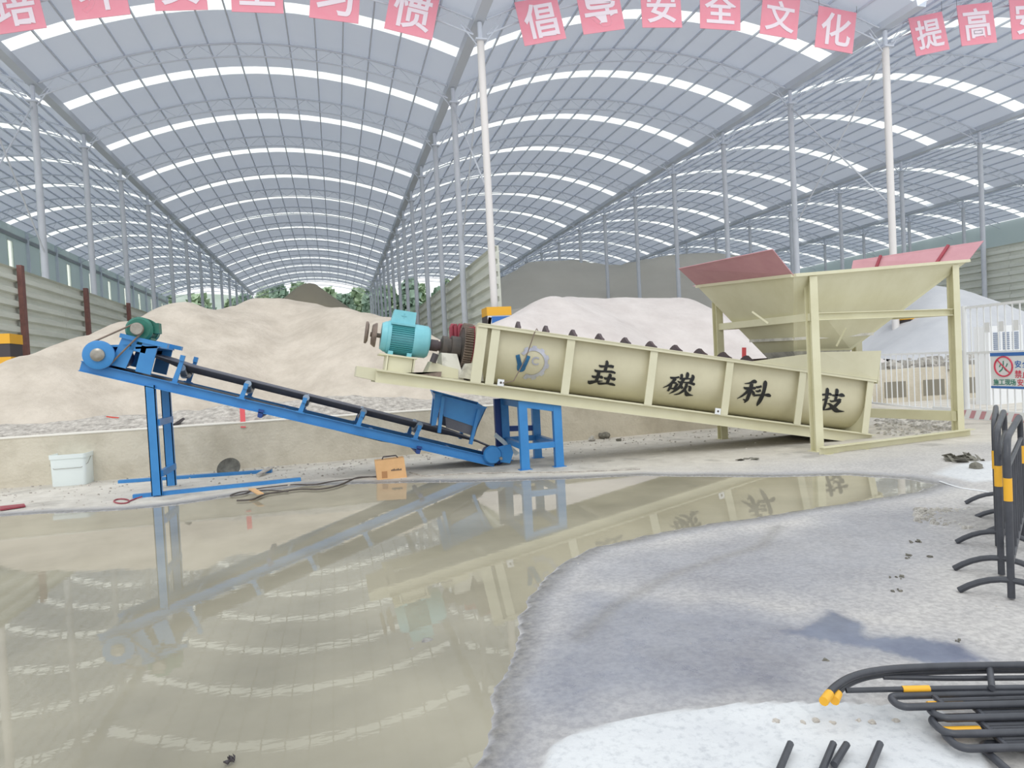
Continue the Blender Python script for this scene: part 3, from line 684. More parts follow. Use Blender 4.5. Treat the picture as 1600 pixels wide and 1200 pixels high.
# characters
def wrap(q, z):   # bend onto the trough shell
    p = q-T(0,0,0); u = p.dot(TU); v = p.dot(TV)
    return T(u, v, YM-.56-.008-(.002 if z > 0 else 0)) if v > .585 else T(u, v, YM-math.sqrt(max(.01, .569**2-(.585-v)**2))-(.002 if z > 0 else 0))
def rotaxes(deg):
    a = math.radians(deg); return Vector((math.cos(a),0,-math.sin(a))), Vector((math.sin(a),0,math.cos(a)))
def brush(name, mt, org, strokes, sc=20.):
    """brush strokes [(x, y, width) ...] laid on the trough shell"""
    b = MB()
    for st in strokes:
        P = []
        for i in range(len(st)-1):
            p0, p1, p2, p3 = [np.array(st[max(0, min(len(st)-1, i+k))], float) for k in (-1, 0, 1, 2)]
            for k in range(5):
                t = k/5; q = .5*(2*p1+(p2-p0)*t+(2*p0-5*p1+4*p2-p3)*t*t+(3*p1-p0-3*p2+p3)*t**3); q[2] = max(q[2], 8); P.append(q)
        P.append(np.array(st[-1], float)); rows = []
        for i, q in enumerate(P):
            d = P[min(i+1, len(P)-1)][:2]-P[max(i-1, 0)][:2]; d = d/(np.hypot(*d)+1e-9); n = np.array([-d[1], d[0]])
            rows.append([wrap(at(*(np.array(org)+(q[:2]+n*q[2]*w_/2)/sc), Y=YM-.54), 1) for w_ in (-1, -.5, 0, .5, 1)])
        V = [p for r_ in rows for p in r_]; b.add(V, [(5*i+j, 5*i+j+1, 5*i+j+6, 5*i+j+5) for i in range(len(rows)-1) for j in range(4)])
    return b.build(name, mt, wz)
CHARS = [((915,555), [[(620,175,60),(650,240,100),(615,400,100),(600,510,100)],[(395,310,30),(470,350,80),(600,345,60),(760,345,90),(860,370,80)],[(270,450,30),(350,500,80),(600,510,60),(800,520,80),(925,565,50)],
 [(410,530,90),(405,620,110),(375,820,100)],[(210,640,30),(280,680,80),(420,670,60),(510,690,90),(560,725,40)],[(125,805,20),(200,855,120),(350,830,80),(575,808,15)],
 [(730,590,50),(770,640,110),(740,740,110),(730,890,90)],[(590,690,20),(650,730,80),(780,725,60),(890,745,100),(950,775,60)],[(430,850,30),(500,890,80),(720,890,50),(870,910,80),(985,950,40)]]),
 ((1033,573), [[(265,320,30),(310,350,70),(440,345,60),(545,320,60)],[(430,370,100),(330,510,90),(210,600,50),(90,660,20)],[(325,540,80),(300,680,90),(265,770,60)],[(340,510,50),(480,505,50)],[(500,520,90),(480,600,90),(440,690,80)],[(340,680,50),(460,690,60)],
 [(600,230,70),(620,290,90),(590,400,80)],[(790,170,40),(800,240,110),(780,360,80)],[(940,250,40),(970,330,110),(910,480,110)],[(560,370,60),(700,375,60),(900,375,40)],[(500,440,20),(580,490,70),(700,490,40),(880,505,70),(1020,550,80),(1050,560,30)],
 [(700,380,80),(640,480,100),(600,620,100),(480,750,80),(330,855,15)],[(650,600,40),(680,690,90)],[(780,520,80),(790,600,90),(740,740,90),(620,850,60),(480,885,15)],[(850,600,20),(910,650,90),(920,740,90),(915,775,50)],[(780,700,40),(820,800,80),(880,870,120),(950,890,70),(1075,905,15)]]),
 ((1150,585), [[(235,285,20),(400,270,60),(540,220,120),(610,260,60)],[(215,390,20),(270,430,80),(420,430,70),(550,430,90),(595,445,40)],[(460,290,110),(430,480,120),(400,700,110),(390,800,100),(340,890,40)],[(260,780,20),(340,810,60)],
 [(360,470,60),(310,570,90),(200,680,60),(80,765,15)],[(480,500,40),(530,580,90),(560,650,80)],[(590,370,20),(640,400,70),(770,370,70)],[(580,505,20),(660,530,70),(750,490,80)],[(550,660,70),(750,645,60),(880,640,60),(1000,650,110),(1080,690,50)],
 [(850,210,60),(880,270,130),(850,500,110),(800,750,130),(770,900,110),(755,1000,20)]]),
 ((1275,598), [[(290,170,60),(320,240,110),(295,500,90),(275,780,80),(265,870,60)],[(100,375,40),(190,370,60),(300,360,60),(400,350,80),(440,390,50)],[(130,560,50),(330,480,40),(400,460,10)],[(590,190,50),(620,250,110),(600,400,90),(570,570,80)],
 [(440,370,20),(520,395,60),(660,390,60),(770,385,120),(860,420,40)],[(400,550,20),(470,580,60),(600,560,60),(690,545,110),(740,570,90)],[(720,560,110),(650,660,100),(560,760,110),(440,820,80),(270,860,20)],[(330,650,30),(420,670,60),(520,760,110),(640,850,130),(720,890,100),(920,905,15)]])]
for org, st in CHARS: brush('character', 'ink', org, st)
brush('logo_letter', 'logob', (790,500), [[(180,545,64),(215,670,66),(250,780,76)],[(350,560,66),(310,665,72),(262,780,82)],[(205,700,40),(225,772,60),(285,772,60),(300,700,40)],[(210,778,34),(290,778,34)]], 10.)
lo = at(829,567,Y=YM-.52); ax, ay = rotaxes(5)
glyph('C', 'logos', lo+ax*.065+ay*.03, ax, ay, .13, .004, parent=wz, bold=.02, wrap=wrap, name='logo_letter')
b = MB(); n = 96; outl = []; inn = []
for k in range(n+1):
    a = math.radians(-115 + 260*k/n); ro = .235 + (.028 if (k % 12) < 6 else 0); outl.append((ro*math.cos(a), ro*math.sin(a))); inn.append((.185*math.cos(a), .185*math.sin(a)))
V = []
for (x, y) in outl+inn: V.append(wrap(lo+ax*(x+.03)+ay*(y+.0), 1))
b.add(V, [(k, k+1, n+2+k, n+1+k) for k in range(n)]); b.build('gear_logo', 'logos', wz)
# rope from the rail to the lug
b = MB(); b.tube([T(2.32,RV(2)+.0,YF-.01), T(2.28,RV(2)+.05,YF-.02), T(2.25,RV(2)-.02,YF-.03), T(2.16,.45,YF-.03), T(2.02,.1,YF-.03), T(1.86,.05,YF-.03)], .008, 6); b.build('cord', 'rust', wz)
# drive: motor
DY = 10.42
mo = at(632, 530, Y=DY); MU, MV = TU, TV
def mp(a, v, dy=0): return mo + MU*a + MV*v + YD*dy
b = MB(); R = .24
b._lathe([(-.36,.10),(-.36,.2),(-.30,.235),(-.27,.235),(-.27,.25),(-.22,.25),(-.22,R-.02),(.12,R-.02),(.12,R+.01),(.14,R+.015),(.33,R+.01),(.37,R-.02),(.385,R-.08),(.385,.06)], mo, MU, 40)
mt_ = b.build('motor', 'turq', wz, smooth=True)
b = MB()
for k in range(44):
    a = 2*PI*k/44
    if abs(math.sin(a/1)) > 2: continue
    rad = MV*math.cos(a)+YD*math.sin(a); p0 = mo+rad*(R-.03); p1 = mo+rad*(R+.012)
    b.beam(p0*.5+p1*.5-MU*.22, p0*.5+p1*.5+MU*.12, .006, .05, rad)
M['turqd'] = mat('turquoise_fins', '#5fb0b4', .45)
b.build('cooling_fins', 'turqd', mt_)
b = MB(); tw = .19
b.hexa([mp(-.25,.2,-.15), mp(.12,.2,-.15), mp(.12,.2,.15), mp(-.25,.2,.15)], [mp(-.21,.42,-.12), mp(.12,.42,-.12), mp(.12,.42,.12), mp(-.21,.42,.12)])
b.hexa([mp(-.24,.19,-.2), mp(.12,.19,-.2), mp(.12,.19,.2), mp(-.24,.19,.2)], [mp(-.24,.22,-.2), mp(.12,.22,-.2), mp(.12,.22,.2), mp(-.24,.22,.2)])
b.beam(mp(-.1,.34,-.135), mp(-.02,.34,-.135), .01, .012); b.beam(mp(-.06,.38,-.135), mp(-.06,.30,-.135), .012, .01)
b.build('terminal_box', 'turq', mt_)
b = MB()
for a in (-.2, .08): b.beam(mp(a,-.245,-.24), mp(a,-.245,.24), .07, .06, MV)
b.build('motor_foot', 'turq', mt_)
b = MB(); b._lathe([(-.52,.035),(-.36,.035)], mo, MU, 12); b._lathe([(-.6,.03),(-.6,.165),(-.57,.17),(-.55,.13),(-.55,.03)], mo+MV*.02, MU, 28); b._lathe([(-.5,.03),(-.5,.15),(-.45,.185),(-.43,.185),(-.42,.03)], mo, MU, 28)
b.build('pulley', 'rust', mt_, smooth=True)
# motor base
b = MB()
v0 = (mo-T(0,0,0)).dot(TV)
b.prism([(-.36,-.295),(.2,-.295),(.2,-.272),(-.36,-.272)], mo-YD*.32, MU, MV, YD*.64)
b.prism([(-.22,-v0),(.14,-v0),(.14,-.295),(-.22,-.295)], mo-YD*.27, MU, MV, YD*.54)
for a in (-.24, .16): b.prism([(a-.012,-v0),(a+.012,-v0),(a+.012,-.295),(a-.012,-.295)], mo-YD*.31, MU, MV, YD*.6)
b.build('motor_base', 'beige', wz)
b = MB(); b.prism([(0,0),(1.4,0),(1.4,.015),(0,.015)], T(.0,.0,YF+.1), TU, TV, YD*1.1); b.build('deck_plate', 'beige', wz)
# gearbox train on the same axis line, sunk a little
g0 = mo - MV*.03
b = MB(); b._lathe([(.385,.06),(.40,.09),(.52,.09),(.52,.075),(.6,.075)], g0, MU, 20); b.build('coupling', 'darkred', wz, smooth=True)
b = MB(); b._lathe([(.56,.11),(.58,.17),(.66,.17),(.66,.14),(.72,.14),(.72,.19),(.86,.19),(.88,.13)], g0, MU, 26); b.build('bearing_housing', 'dark', wz, smooth=True)
gc = at(727, 542, Y=DY)
b = MB(); n = 56; o = []
for k in range(n*4):
    a = 2*PI*k/(n*4); r = .37 if k % 4 in (0, 1) else .34; o.append((r*math.cos(a), r*math.sin(a)))
b.prism(o, gc-MU*.07, YD, MV, MU*.13); gw = b.build('gear_wheel', 'rust', wz)
b = MB(); b._lathe([(-.1,.05),(-.1,.14),(-.071,.28),(-.071,.30)], gc, MU, 28); b.build('hub', 'dark', gw, smooth=True)
b = MB(); b._lathe([(.06,.05),(.06,.33),(.09,.36),(.13,.34),(.16,.27),(.3,.24),(.34,.2),(.34,.05)], gc, MU, 32); b.build('gear_cover', 'red', wz, smooth=True)
def rq(x, y, Y): return at(x, y, Y=Y)
b = MB(); b.plate([rq(733,511,10.2), rq(760,509,10.2), rq(758,530,10.2), rq(733,526,10.2)], (0,.5,0)); b.build('red_top_box', 'red', wz)
for px in (706, 718):
    b = MB(); b.tube([rq(px,531,10.75), rq(px-1,512,10.75), rq(px+1,508,10.75), rq(px+5,507,10.75), rq(px+6,528,10.75)], .035, 8); b.build('oil_pipe', 'red', wz)
# pedestal under the bearing
b = MB()
pz = lambda x, y, Y: rq(x, y, Y)
b.hexa([T(1.0,.0,10.1), T(1.36-.02,.0,10.1), T(1.34,.0,10.75), T(1.0,.0,10.75)], [rq(690,551,10.2), rq(714,553,10.2), rq(714,553,10.2)+YD*.45, rq(690,551,10.2)+YD*.45])
b.build('bearing_pedestal', 'grey', wz)
b = MB(); P = [rq(667,582,10.1), rq(676,564,10.1), rq(692,571,10.1), rq(716,577,10.1), rq(716,592,10.1), rq(690,589,10.1)]
b.plate(P, (0,.55,0)); b.build('pedestal_gusset', 'beige', wz)
b = MB(); P = [rq(718,590,10.05), rq(728,568,10.05), rq(752,566,10.05), rq(756,596,10.05)]; b.plate(P, (0,.75,0)); b.build('gear_pedestal', 'grey', wz)
b = MB(); b.tube([rq(676,566,10.05), rq(681,553,10.05)], .05, 8); b.build('hand_lever', 'hblack', wz)
b = MB(); b.plate([T(.42,.015,9.95), T(.62,.015,9.95), T(.95,.10,9.95), T(.95,.015,9.95)], (0,.3,0)); b.build('grease_tray', 'rust', wz)
# ---------------------------------------------------------------- blue support frame under the washer
sf = thing('support_frame', 'blue steel support frame standing under the middle of the washer', 'support frame', (2.95, 10.4, 0))
def topz(x): return 1.65-.186*(x-.57)-.185
xa, xb = 2.72, 3.27; ya, yb = 9.85, 11.0
for x, y in ((xa, ya), (xb, ya), (xa, yb), (xb, yb)):
    b = MB(); b.box(x-.065, x+.065, y, y+.1, .015, topz(x)-.0); l = b.build('leg', 'blue', sf)
    b = MB(); b.box(x-.1, x+.1, y-.02, y+.12, 0, .015); b.build('foot_plate', 'blue', l)
b = MB()
for y in (ya, yb):
    b.beam((xa, y+.05, topz(xa)-.05), (xb, y+.05, topz(xb)-.05), .09, .1)
    b.beam((xa, y+.05, .36), (xb, y+.05, .36), .08, .09)
for x in (xa, xb):
    b.beam((x, ya+.05, topz(x)-.05), (x, yb+.05, topz(x)-.05), .09, .1); b.beam((x, ya+.05, .36), (x, yb+.05, .36), .08, .09)
b.build('cross_bar', 'blue', sf)
# second rear trestle, shade put into its dark blue colour
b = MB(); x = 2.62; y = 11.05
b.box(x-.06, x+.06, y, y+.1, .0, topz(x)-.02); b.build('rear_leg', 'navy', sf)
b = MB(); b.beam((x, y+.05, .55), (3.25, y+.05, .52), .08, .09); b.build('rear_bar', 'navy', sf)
b = MB(); b.box(4.9,4.96,11.2,11.26,0,.78)
# ---------------------------------------------------------------- hopper on its stand
hp = thing('feed_hopper', 'beige funnel feed hopper on tall legs above the washer, with pink red side flaps', 'hopper', (9.0, 10.4, 0))
FL, FR, BL, BR = Vector((7.29,9.05,0)), Vector((10.83,9.72,0)), Vector((7.08,11.4,0)), Vector((10.35,11.55,0))
rim = [at(1240,431,Y=8.93), at(1512,408,Y=9.69), Vector((10.4,11.7,3.16)), at(1090,448,Y=11.3)]
cen = sum(rim, Vector())/4
out = [at(1240,549,Y=9.95), at(1330,547,Y=10.05), None, None]
out[2] = out[1]+Vector((-.05,.85,0)); out[3] = out[0]+Vector((-.02,.85,0))
nm = ['front_plate','right_plate','rear_plate','left_plate']
for i in range(4):
    j = (i+1) % 4; a, c = rim[i], rim[j]; d, e = out[j], out[i]
    nn_ = (c-a).cross(e-a).normalized(); mid = (a+c+d+e)/4
    if nn_.dot(Vector((cen.x, cen.y, mid.z))-mid) < 0: nn_ = -nn_
    b = MB(); b.plate([a, c, d, e], nn_*.012); b.build(nm[i], 'beige2', hp)
b = MB()
for i in range(4): b.beam(rim[i]+Vector((0,0,.005)), rim[(i+1)%4]+Vector((0,0,.005)), .1, .05)
b.build('rim', 'beige2', hp)
# outlet chute
b = MB(); lo_ = [p.lerp(r_, .18) for p, r_ in zip(out, rim)]
b.add([lo_[0], lo_[1], lo_[2], lo_[3], out[0]-Vector((0,0,.0)), out[1], out[2], out[3]], [])
for i in range(4):
    j = (i+1)%4; a, c = out[i], out[j]; b.beam(lo_[i], lo_[j], .05, .05)
b.v = b.v[8:]; b.f = [tuple(q-8 for q in f) for f in b.f]
b.build('outlet_band', 'grey', hp)
b = MB(); dz = Vector((0,0,-.22)); mid_ = sum(out, Vector())/4
for i in range(4):
    j = (i+1)%4; b.add([out[i], out[j], out[j].lerp(mid_,.25)+dz, out[i].lerp(mid_,.25)+dz], [(0,1,2,3)])
b.build('outlet_chute', 'grey', hp)
for p, q in (((1175,487),(1200,505)), ((1236,487),(1258,505)), ((1307,541),(1322,512))):
    b = MB(); b.beam(at(*p, Y=9.62), at(*q, Y=9.5), .02, .03); b.build('stiffener', 'beige2', hp)
# flaps
def flap(P, th, name, gs=()):
    n_ = (P[1]-P[0]).cross(P[2]-P[0]).normalized(); b = MB(); b.plate(P, n_*th); f = b.build(name, 'pink', hp)
    for t in gs:
        a = P[0].lerp(P[1], t); c = P[3].lerp(P[2], t); b = MB(); b.beam(a+n_*.03*(-1), c-n_*.03, .05, .03, n_); b.build('flap_rib', 'red', f)
    return f
flap([rim[0], rim[3], at(1060,420,Y=11.0), at(1207,390,Y=8.75)], .012, 'left_flap')
flap([rim[1], rim[2], at(1333,407,Y=11.75), at(1537,376,Y=9.66)], .012, 'right_flap', (.24, .76))
b = MB(); b.plate([rim[3], rim[2], rim[2]+Vector((.0,.2,.10)), rim[3]+Vector((0,.2,.04))], (0,.01,0)); b.build('rear_flap', 'pink', hp)
# legs (channel posts), bars
tops = {0: 2.76, 1: 3.0, 2: 2.62, 3: 3.0}
for i, P in enumerate((FL, FR, BL, BR)):
    b = MB(); x, y = P.x, P.y; z1 = tops[i]; t = .012; s = .07
    b.prism([(-s,-s),(s,-s),(s,-s+t),(t/2,-s+t),(t/2,s-t),(s,s-t),(s,s),(-s,s),(-s,s-t),(-t/2,s-t),(-t/2,-s+t),(-s,-s+t)], (x,y,.0), (1,0,0), (0,1,0), (0,0,z1))
    l = b.build('leg', 'beige2', hp)
    b = MB(); b.box(x-.11, x+.11, y-.11, y+.11, 0, .012); b.build('foot_plate', 'beige2', l)
def chan(p, q, nm='bar', w_=.07, h_=.12):
    b = MB(); b.channel(p, q, w_, h_, .012, -1); b.build(nm, 'beige2', hp)
Z_ = lambda P, z: Vector((P.x, P.y, z))
chan(Z_(FL,2.13)+Vector((.07,-.05,0)), Z_(FR,2.16)+Vector((-.07,-.05,0)), 'front_bar')
chan(Z_(BL,2.14)+Vector((.07,-.03,0)), Z_(BR,2.2)+Vector((-.07,-.03,0)), 'rear_bar')
for p, q in ((Z_(FL,2.13), Z_(BL,2.14)), (Z_(FR,2.16), Z_(BR,2.2))):
    b = MB(); b.beam(p, q, .07, .12); b.build('side_bar', 'beige2', hp)
b = MB(); b.beam(Z_(FR,.28), Z_(BR,.28), .08, .18); b.build('bottom_bar', 'beige2', hp)
b = MB(); b.channel(at(1288,706,Z=.06), at(1524,676,Z=.06), .1, .13, .014, -1); tag(b.build('steel_channel', 'beige2', loc=(9.2,9.2,0)), 'beige steel channel lying on the ground before the hopper legs', 'steel beam')
b = MB(); b.box(6.95,7.02,11.25,11.32,0,.75); 
# ---------------------------------------------------------------- blue belt conveyor
TC = math.atan(.318); CC, SC = math.cos(TC), math.sin(TC)
def K_(u, v, y): return Vector((-3.4+u*CC+v*SC, y, 1.975-u*SC+v*CC))
KU, KV = Vector((CC,0,-SC)), Vector((SC,0,CC)); Y0, Y1 = 10.5, 11.45; YC_ = (Y0+Y1)/2
cv = thing('belt_conveyor', 'blue inclined belt conveyor rising to the left in front of the sand pile', 'conveyor', (-.4, YC_, 0))
for y, op, mt in ((Y0, -1, 'blue'), (Y1, 1, 'blue')):
    b = MB(); b.channel(K_(0,-.06,y), K_(6.1,-.06,y), .05, .145, .01, op); b.build('side_beam', mt, cv)
b = MB()
for u in (.12, 1.3, 2.7, 4.1, 5.4): b.beam(K_(u,-.05,Y0+.05), K_(u,-.05,Y1-.05), .06, .06, KV)
b.build('cross_member', 'blue', cv)
# belt : closed loop around head and tail drums
hd = (.27, .15, .165); tl = (6.15, .03, .12)
def belt_v(u, t):  # carrying run with trough shape, t -1..1 across
    base = np.interp(u, [hd[0], .9, 1.3, 5.3, 5.7, tl[0]], [hd[1]+hd[2], .335, .30, .27, .22, tl[1]+tl[2]])
    dip = np.interp(u, [.5, 1.2, 5.2, 5.8], [0, .10, .10, .02]); return base - dip*(1-t*t)
b = MB(); WB = .38
us = np.linspace(hd[0], tl[0], 50)
for th in (0, -.014):
    b.grid(lambda p, q: K_(hd[0]+(tl[0]-hd[0])*p, belt_v(hd[0]+(tl[0]-hd[0])*p, 2*q-1)+th, YC_+WB*(2*q-1)), 50, 8)
for s in (0, 1):
    b.grid(lambda p, q: K_(hd[0]+(tl[0]-hd[0])*p, belt_v(hd[0]+(tl[0]-hd[0])*p, 1)-.014*q, YC_+WB*(2*s-1)), 50, 1)
def ret(u):
    return np.interp(u, [hd[0], .9, 2.7, 3.5, 4.3, 5.2, tl[0]], [hd[1]-hd[2], -.01, -.03, -.14, -.15, -.06, tl[1]-tl[2]])
for th in (0, .014): b.grid(lambda p, q: K_(hd[0]+(tl[0]-hd[0])*p, ret(hd[0]+(tl[0]-hd[0])*p)+th, YC_+WB*(2*q-1)), 50, 1)
for (cu_, cv_, r), a0 in ((hd, 90), (tl, -90)):
    b.grid(lambda p, q: K_(cu_+r*math.cos(math.radians(a0+180*p))*1.0, cv_+r*math.sin(math.radians(a0+180*p)), YC_+WB*(2*q-1)), 14, 1)
b.build('belt', 'rubber', cv, smooth=True)
# head drum, pulley and v-belt
def drum(o, r, y0, y1, mt, nm, par, prof=None):
    b = MB(); L_ = y1-y0; b._lathe(prof or [(0,.02),(0,r*.95),(.01,r),(L_-.01,r),(L_,r*.95),(L_,.02)], Vector((o.x, y0, o.z)), YD, 32); return b.build(nm, mt, par, smooth=True)
ho = K_(hd[0], hd[1], 0); dr = drum(ho, .15, Y0+.09, Y1-.09, 'navy', 'head_drum', cv)
drum(ho, .03, Y0-.12, Y1+.05, 'metal', 'axle', dr)
dp = drum(ho+KU*-.06, .20, Y0-.09, Y0-.03, 'blue', 'drive_pulley', cv, [(0,.03),(0,.175),(.01,.2),(.02,.185),(.04,.185),(.05,.2),(.06,.175),(.06,.03)])
drum(ho+KU*-.06, .085, Y0-.14, Y0-.08, 'metal', 'pulley_boss', dp, [(0,.03),(0,.06),(.02,.09),(.06,.09)])
to = K_(tl[0], tl[1], 0); dt = drum(to, .115, Y0+.09, Y1-.09, 'navy', 'tail_drum', cv); drum(to, .025, Y0-.1, Y1+.05, 'metal', 'axle', dt)
b = MB(); b._lathe([(0,.04),(0,.13),(.03,.15),(.06,.15),(.06,.1)], Vector((to.x-.12,Y0-.05,to.z+.06)), YD, 24); b.build('tail_cover', 'blue', cv, smooth=True)
b = MB(); b.plate([at(770,700,Y=Y0-.02), at(798,694,Y=Y0-.02), at(802,708,Y=Y0-.02), at(797,724,Y=Y0-.02), at(782,722,Y=Y0-.02), at(778,708,Y=Y0-.02)], (0,.03,0)); b.build('tail_bracket', 'blue', cv)
b = MB(); b.plate([at(775,676,Y=11.0), at(812,708,Y=10.6), at(806,712,Y=10.55), at(772,682,Y=10.9)], (0,.02,0)); b.build('belt_scraper', 'bucket', cv)
# drive tower
pm = at(222, 516, Y=10.7)
for (xa_, ya_), (xb_, yb_) in (((204,527),(184,573)), ((236,532),(223,583))):
    for yy in (Y0, Y1-.03):
        a = at(xa_, ya_, Y=Y0); c = at(xb_, yb_, Y=Y0); b = MB(); b.prism([(-.1,0),(.1,0),(.1,(a-c).length),(-.1,(a-c).length)], Vector((c.x, yy, c.z)), KU, (a-c).normalized(), (0,.03,0))
        b.build('tower_plate', 'blue', cv)
a = at(188,524,Y=Y0); c = at(262,541,Y=Y0)
for yy in (Y0-.02, Y1-.08):
    b = MB(); b.beam(Vector((a.x,yy+.05,a.z)), Vector((c.x,yy+.05,c.z)), .12, .06); b.build('top_beam', 'blue', cv)
a = at(203,541,Y=Y0); c = at(228,547,Y=Y0)
for yy in (Y0, Y1-.03):
    b = MB(); b.beam(Vector((a.x,yy+.015,a.z)), Vector((c.x,yy+.015,c.z)), .03, .10); b.build('tower_web', 'blue', cv)
b = MB()
b.beam(Vector((pm.x-.25,Y0,pm.z-.22)), Vector((pm.x-.25,Y1,pm.z-.22)), .3, .03); b.beam(Vector((pm.x+.1,Y0,pm.z-.26)), Vector((pm.x+.1,Y1,pm.z-.26)), .3, .03)
b.build('motor_platform', 'blue', cv)
b = MB(); b._lathe([(0,.06),(0,.15),(.03,.18),(.06,.18),(.06,.16),(.34,.16),(.34,.18),(.5,.17),(.53,.1)], Vector((pm.x, Y0+.02, pm.z)), YD, 30)
gm = b.build('drive_motor', 'green', cv, smooth=True)
b = MB()
for k in range(30):
    a = 2*PI*k/30; rad = Vector((math.cos(a),0,math.sin(a))); q = Vector((pm.x, 0, pm.z))+rad*.165; b.beam(q+YD*(Y0+.09), q+YD*(Y0+.31), .005, .03, rad)
b.build('cooling_fins', 'green', gm)
b = MB(); b.box(pm.x+.08, pm.x+.24, Y0+.12, Y0+.28, pm.z-.06, pm.z+.09); b.box(pm.x-.14, pm.x+.14, Y0+.08, Y0+.33, pm.z-.2, pm.z-.12); b.build('terminal_box', 'green', gm)
b = MB(); b._lathe([(0,.02),(0,.075),(.01,.085),(.03,.075),(.05,.085),(.06,.075),(.06,.02)], Vector((pm.x, Y0-.09, pm.z)), YD, 24); b.build('motor_pulley', 'metal', gm, smooth=True)
# v-belt tangent loop
c0, r0 = Vector((ho.x-.06*CC, 0, ho.z+.06*SC)), .19; c1, r1 = Vector((pm.x, 0, pm.z)), .08
d = (c1-c0); D = d.length; ba = math.atan2(d.z, d.x); off = math.acos((r0-r1)/D); P = []
for k in range(13): a = ba+off+(2*PI-2*off)*k/12; P.append((c0.x+r0*math.cos(a), Y0-.06, c0.z+r0*math.sin(a)))
for k in range(9): a = ba-off+2*off*k/8; P.append((c1.x+r1*math.cos(a), Y0-.06, c1.z+r1*math.sin(a)))
P.append(P[0]); b = MB(); b.tube(P, .013, 6, False); b.build('drive_belt', 'rust', cv)
# idler sets
M['hoop'] = mat('idler_end', '#8796a8', .4, .3)
for n_, (x, y, h) in enumerate(((275,588,.42),(379,614,.24),(472,632,.24),(563,652,.24),(652,672,.24))):
    o = at(x, y, Y=Y0); u = (o-K_(0,0,Y0)).dot(KU)
    for yy in (Y0-.01, Y1-.02):
        b = MB(); b.prism([(-.035,0),(.035,0),(.05,h),(.0,h)], K_(u, 0, yy), KU, KV, (0,.03,0)); b.beam(K_(u-.06,.01,yy+.02), K_(u+.06,.01,yy+.02), .08, .02, KV); b.beam(K_(u+.02,h,yy+.0), K_(u+.02,h-.08,yy), .06, .06, YD)
        b.build('idler_bracket', 'blue', cv)
    b = MB()
    vm = .13
    b.tube([K_(u+.03, vm, YC_-.14), K_(u+.03, vm, YC_+.14)], .05, 14); b.tube([K_(u+.03, vm+.02, YC_-.16), K_(u+.03, vm+.11, YC_-.40)], .05, 14); b.tube([K_(u+.03, vm+.02, YC_+.16), K_(u+.03, vm+.11, YC_+.40)], .05, 14)
    b.build('idler_roller', 'hoop', cv, smooth=True)
for u in (2.45, 4.85):
    b = MB(); b.tube([K_(u,-.17,Y0+.05), K_(u,-.17,Y1-.05)], .04, 12); b.build('return_roller', 'navy', cv, smooth=True)
    b = MB(); b.prism([(-.04,-.08),(.04,-.08),(.03,-.2),(-.03,-.2)], K_(u,0,Y0), KU, KV, (0,.02,0)); b.build('roller_bracket', 'navy', cv)
# feed box over the low end
pf = [at(*p, Y=Y0+.02) for p in ((680,616),(760,637),(746,668),(692,650))]
pb = [p+Vector((.05,.9,.04)) for p in pf]
b = MB()
for Q, dv in ((pf, (0,.015,0)), (pb, (0,-.015,0))): b.plate(Q, dv)
b.plate([pf[0], pb[0], pb[3], pf[3]], KU*.015); b.plate([pf[1], pb[1], pb[2], pf[2]], -KU*.015)
for Q in (pf, pb): b.beam(Q[0], Q[1], .07, .02)
fb = b.build('feed_box', 'blue', cv)
q = [at(*p, Y=Y0+.04) for p in ((695,640),(750,655),(742,682),(697,668))]
for dy in (0, .84):
    b = MB(); b.plate([p+Vector((0,dy,0)) for p in q], (0,.01,0)); b.build('rubber_skirt', 'rubber', fb)
for p, q_, dy in (((692,620),(686,676),0),((748,640),(735,694),0)):
    a = at(*p, Y=Y0-.01); c = at(*q_, Y=Y0-.01)
    for yy in (0, .93):
        b = MB(); b.beam(a+YD*yy, c+YD*yy, .05, .075, YD); b.build('box_leg', 'blue', cv)
b = MB(); a = at(680,614,Y=Y0); c = at(676,665,Y=Y0); b.plate([a, a+Vector((.12,0,-.02)), c+Vector((.05,0,0)), c-Vector((.02,0,0))], (0,.02,0)); b.build('box_shield', 'blue', cv)
# legs and ground rails
for y, s in ((Y0, 0), (Y1-.08, 1)):
    x0_ = -2.56; z1 = K_(.9, -.11, y).z
    b = MB(); b.channel((x0_-.0, y, .03), (x0_-.0, y, z1), .07, .14, .01, -1)
    b = MB(); s_ = .065; b.box(x0_-s_, x0_+s_, y, y+.012, .03, z1); b.box(x0_-s_, x0_-s_+.012, y, y+.08, .03, z1); b.box(x0_+s_-.012, x0_+s_, y, y+.08, .03, z1)
    b.build('leg', 'blue', cv)
for z in (.33, 1.06):
    b = MB(); b.beam((-2.5, Y0+.06, z), (-2.5, Y1-.08, z), .06, .09); b.build('ladder_bar', 'blue', cv)
b = MB(); b.beam(at(208,776,Z=.03), at(470,749,Z=.03), .09, .06); b.build('ground_rail', 'blue', cv)
b = MB(); b.beam(at(186,753,Z=.03), at(425,736,Z=.03), .09, .06); b.build('ground_rail', 'blue', cv)
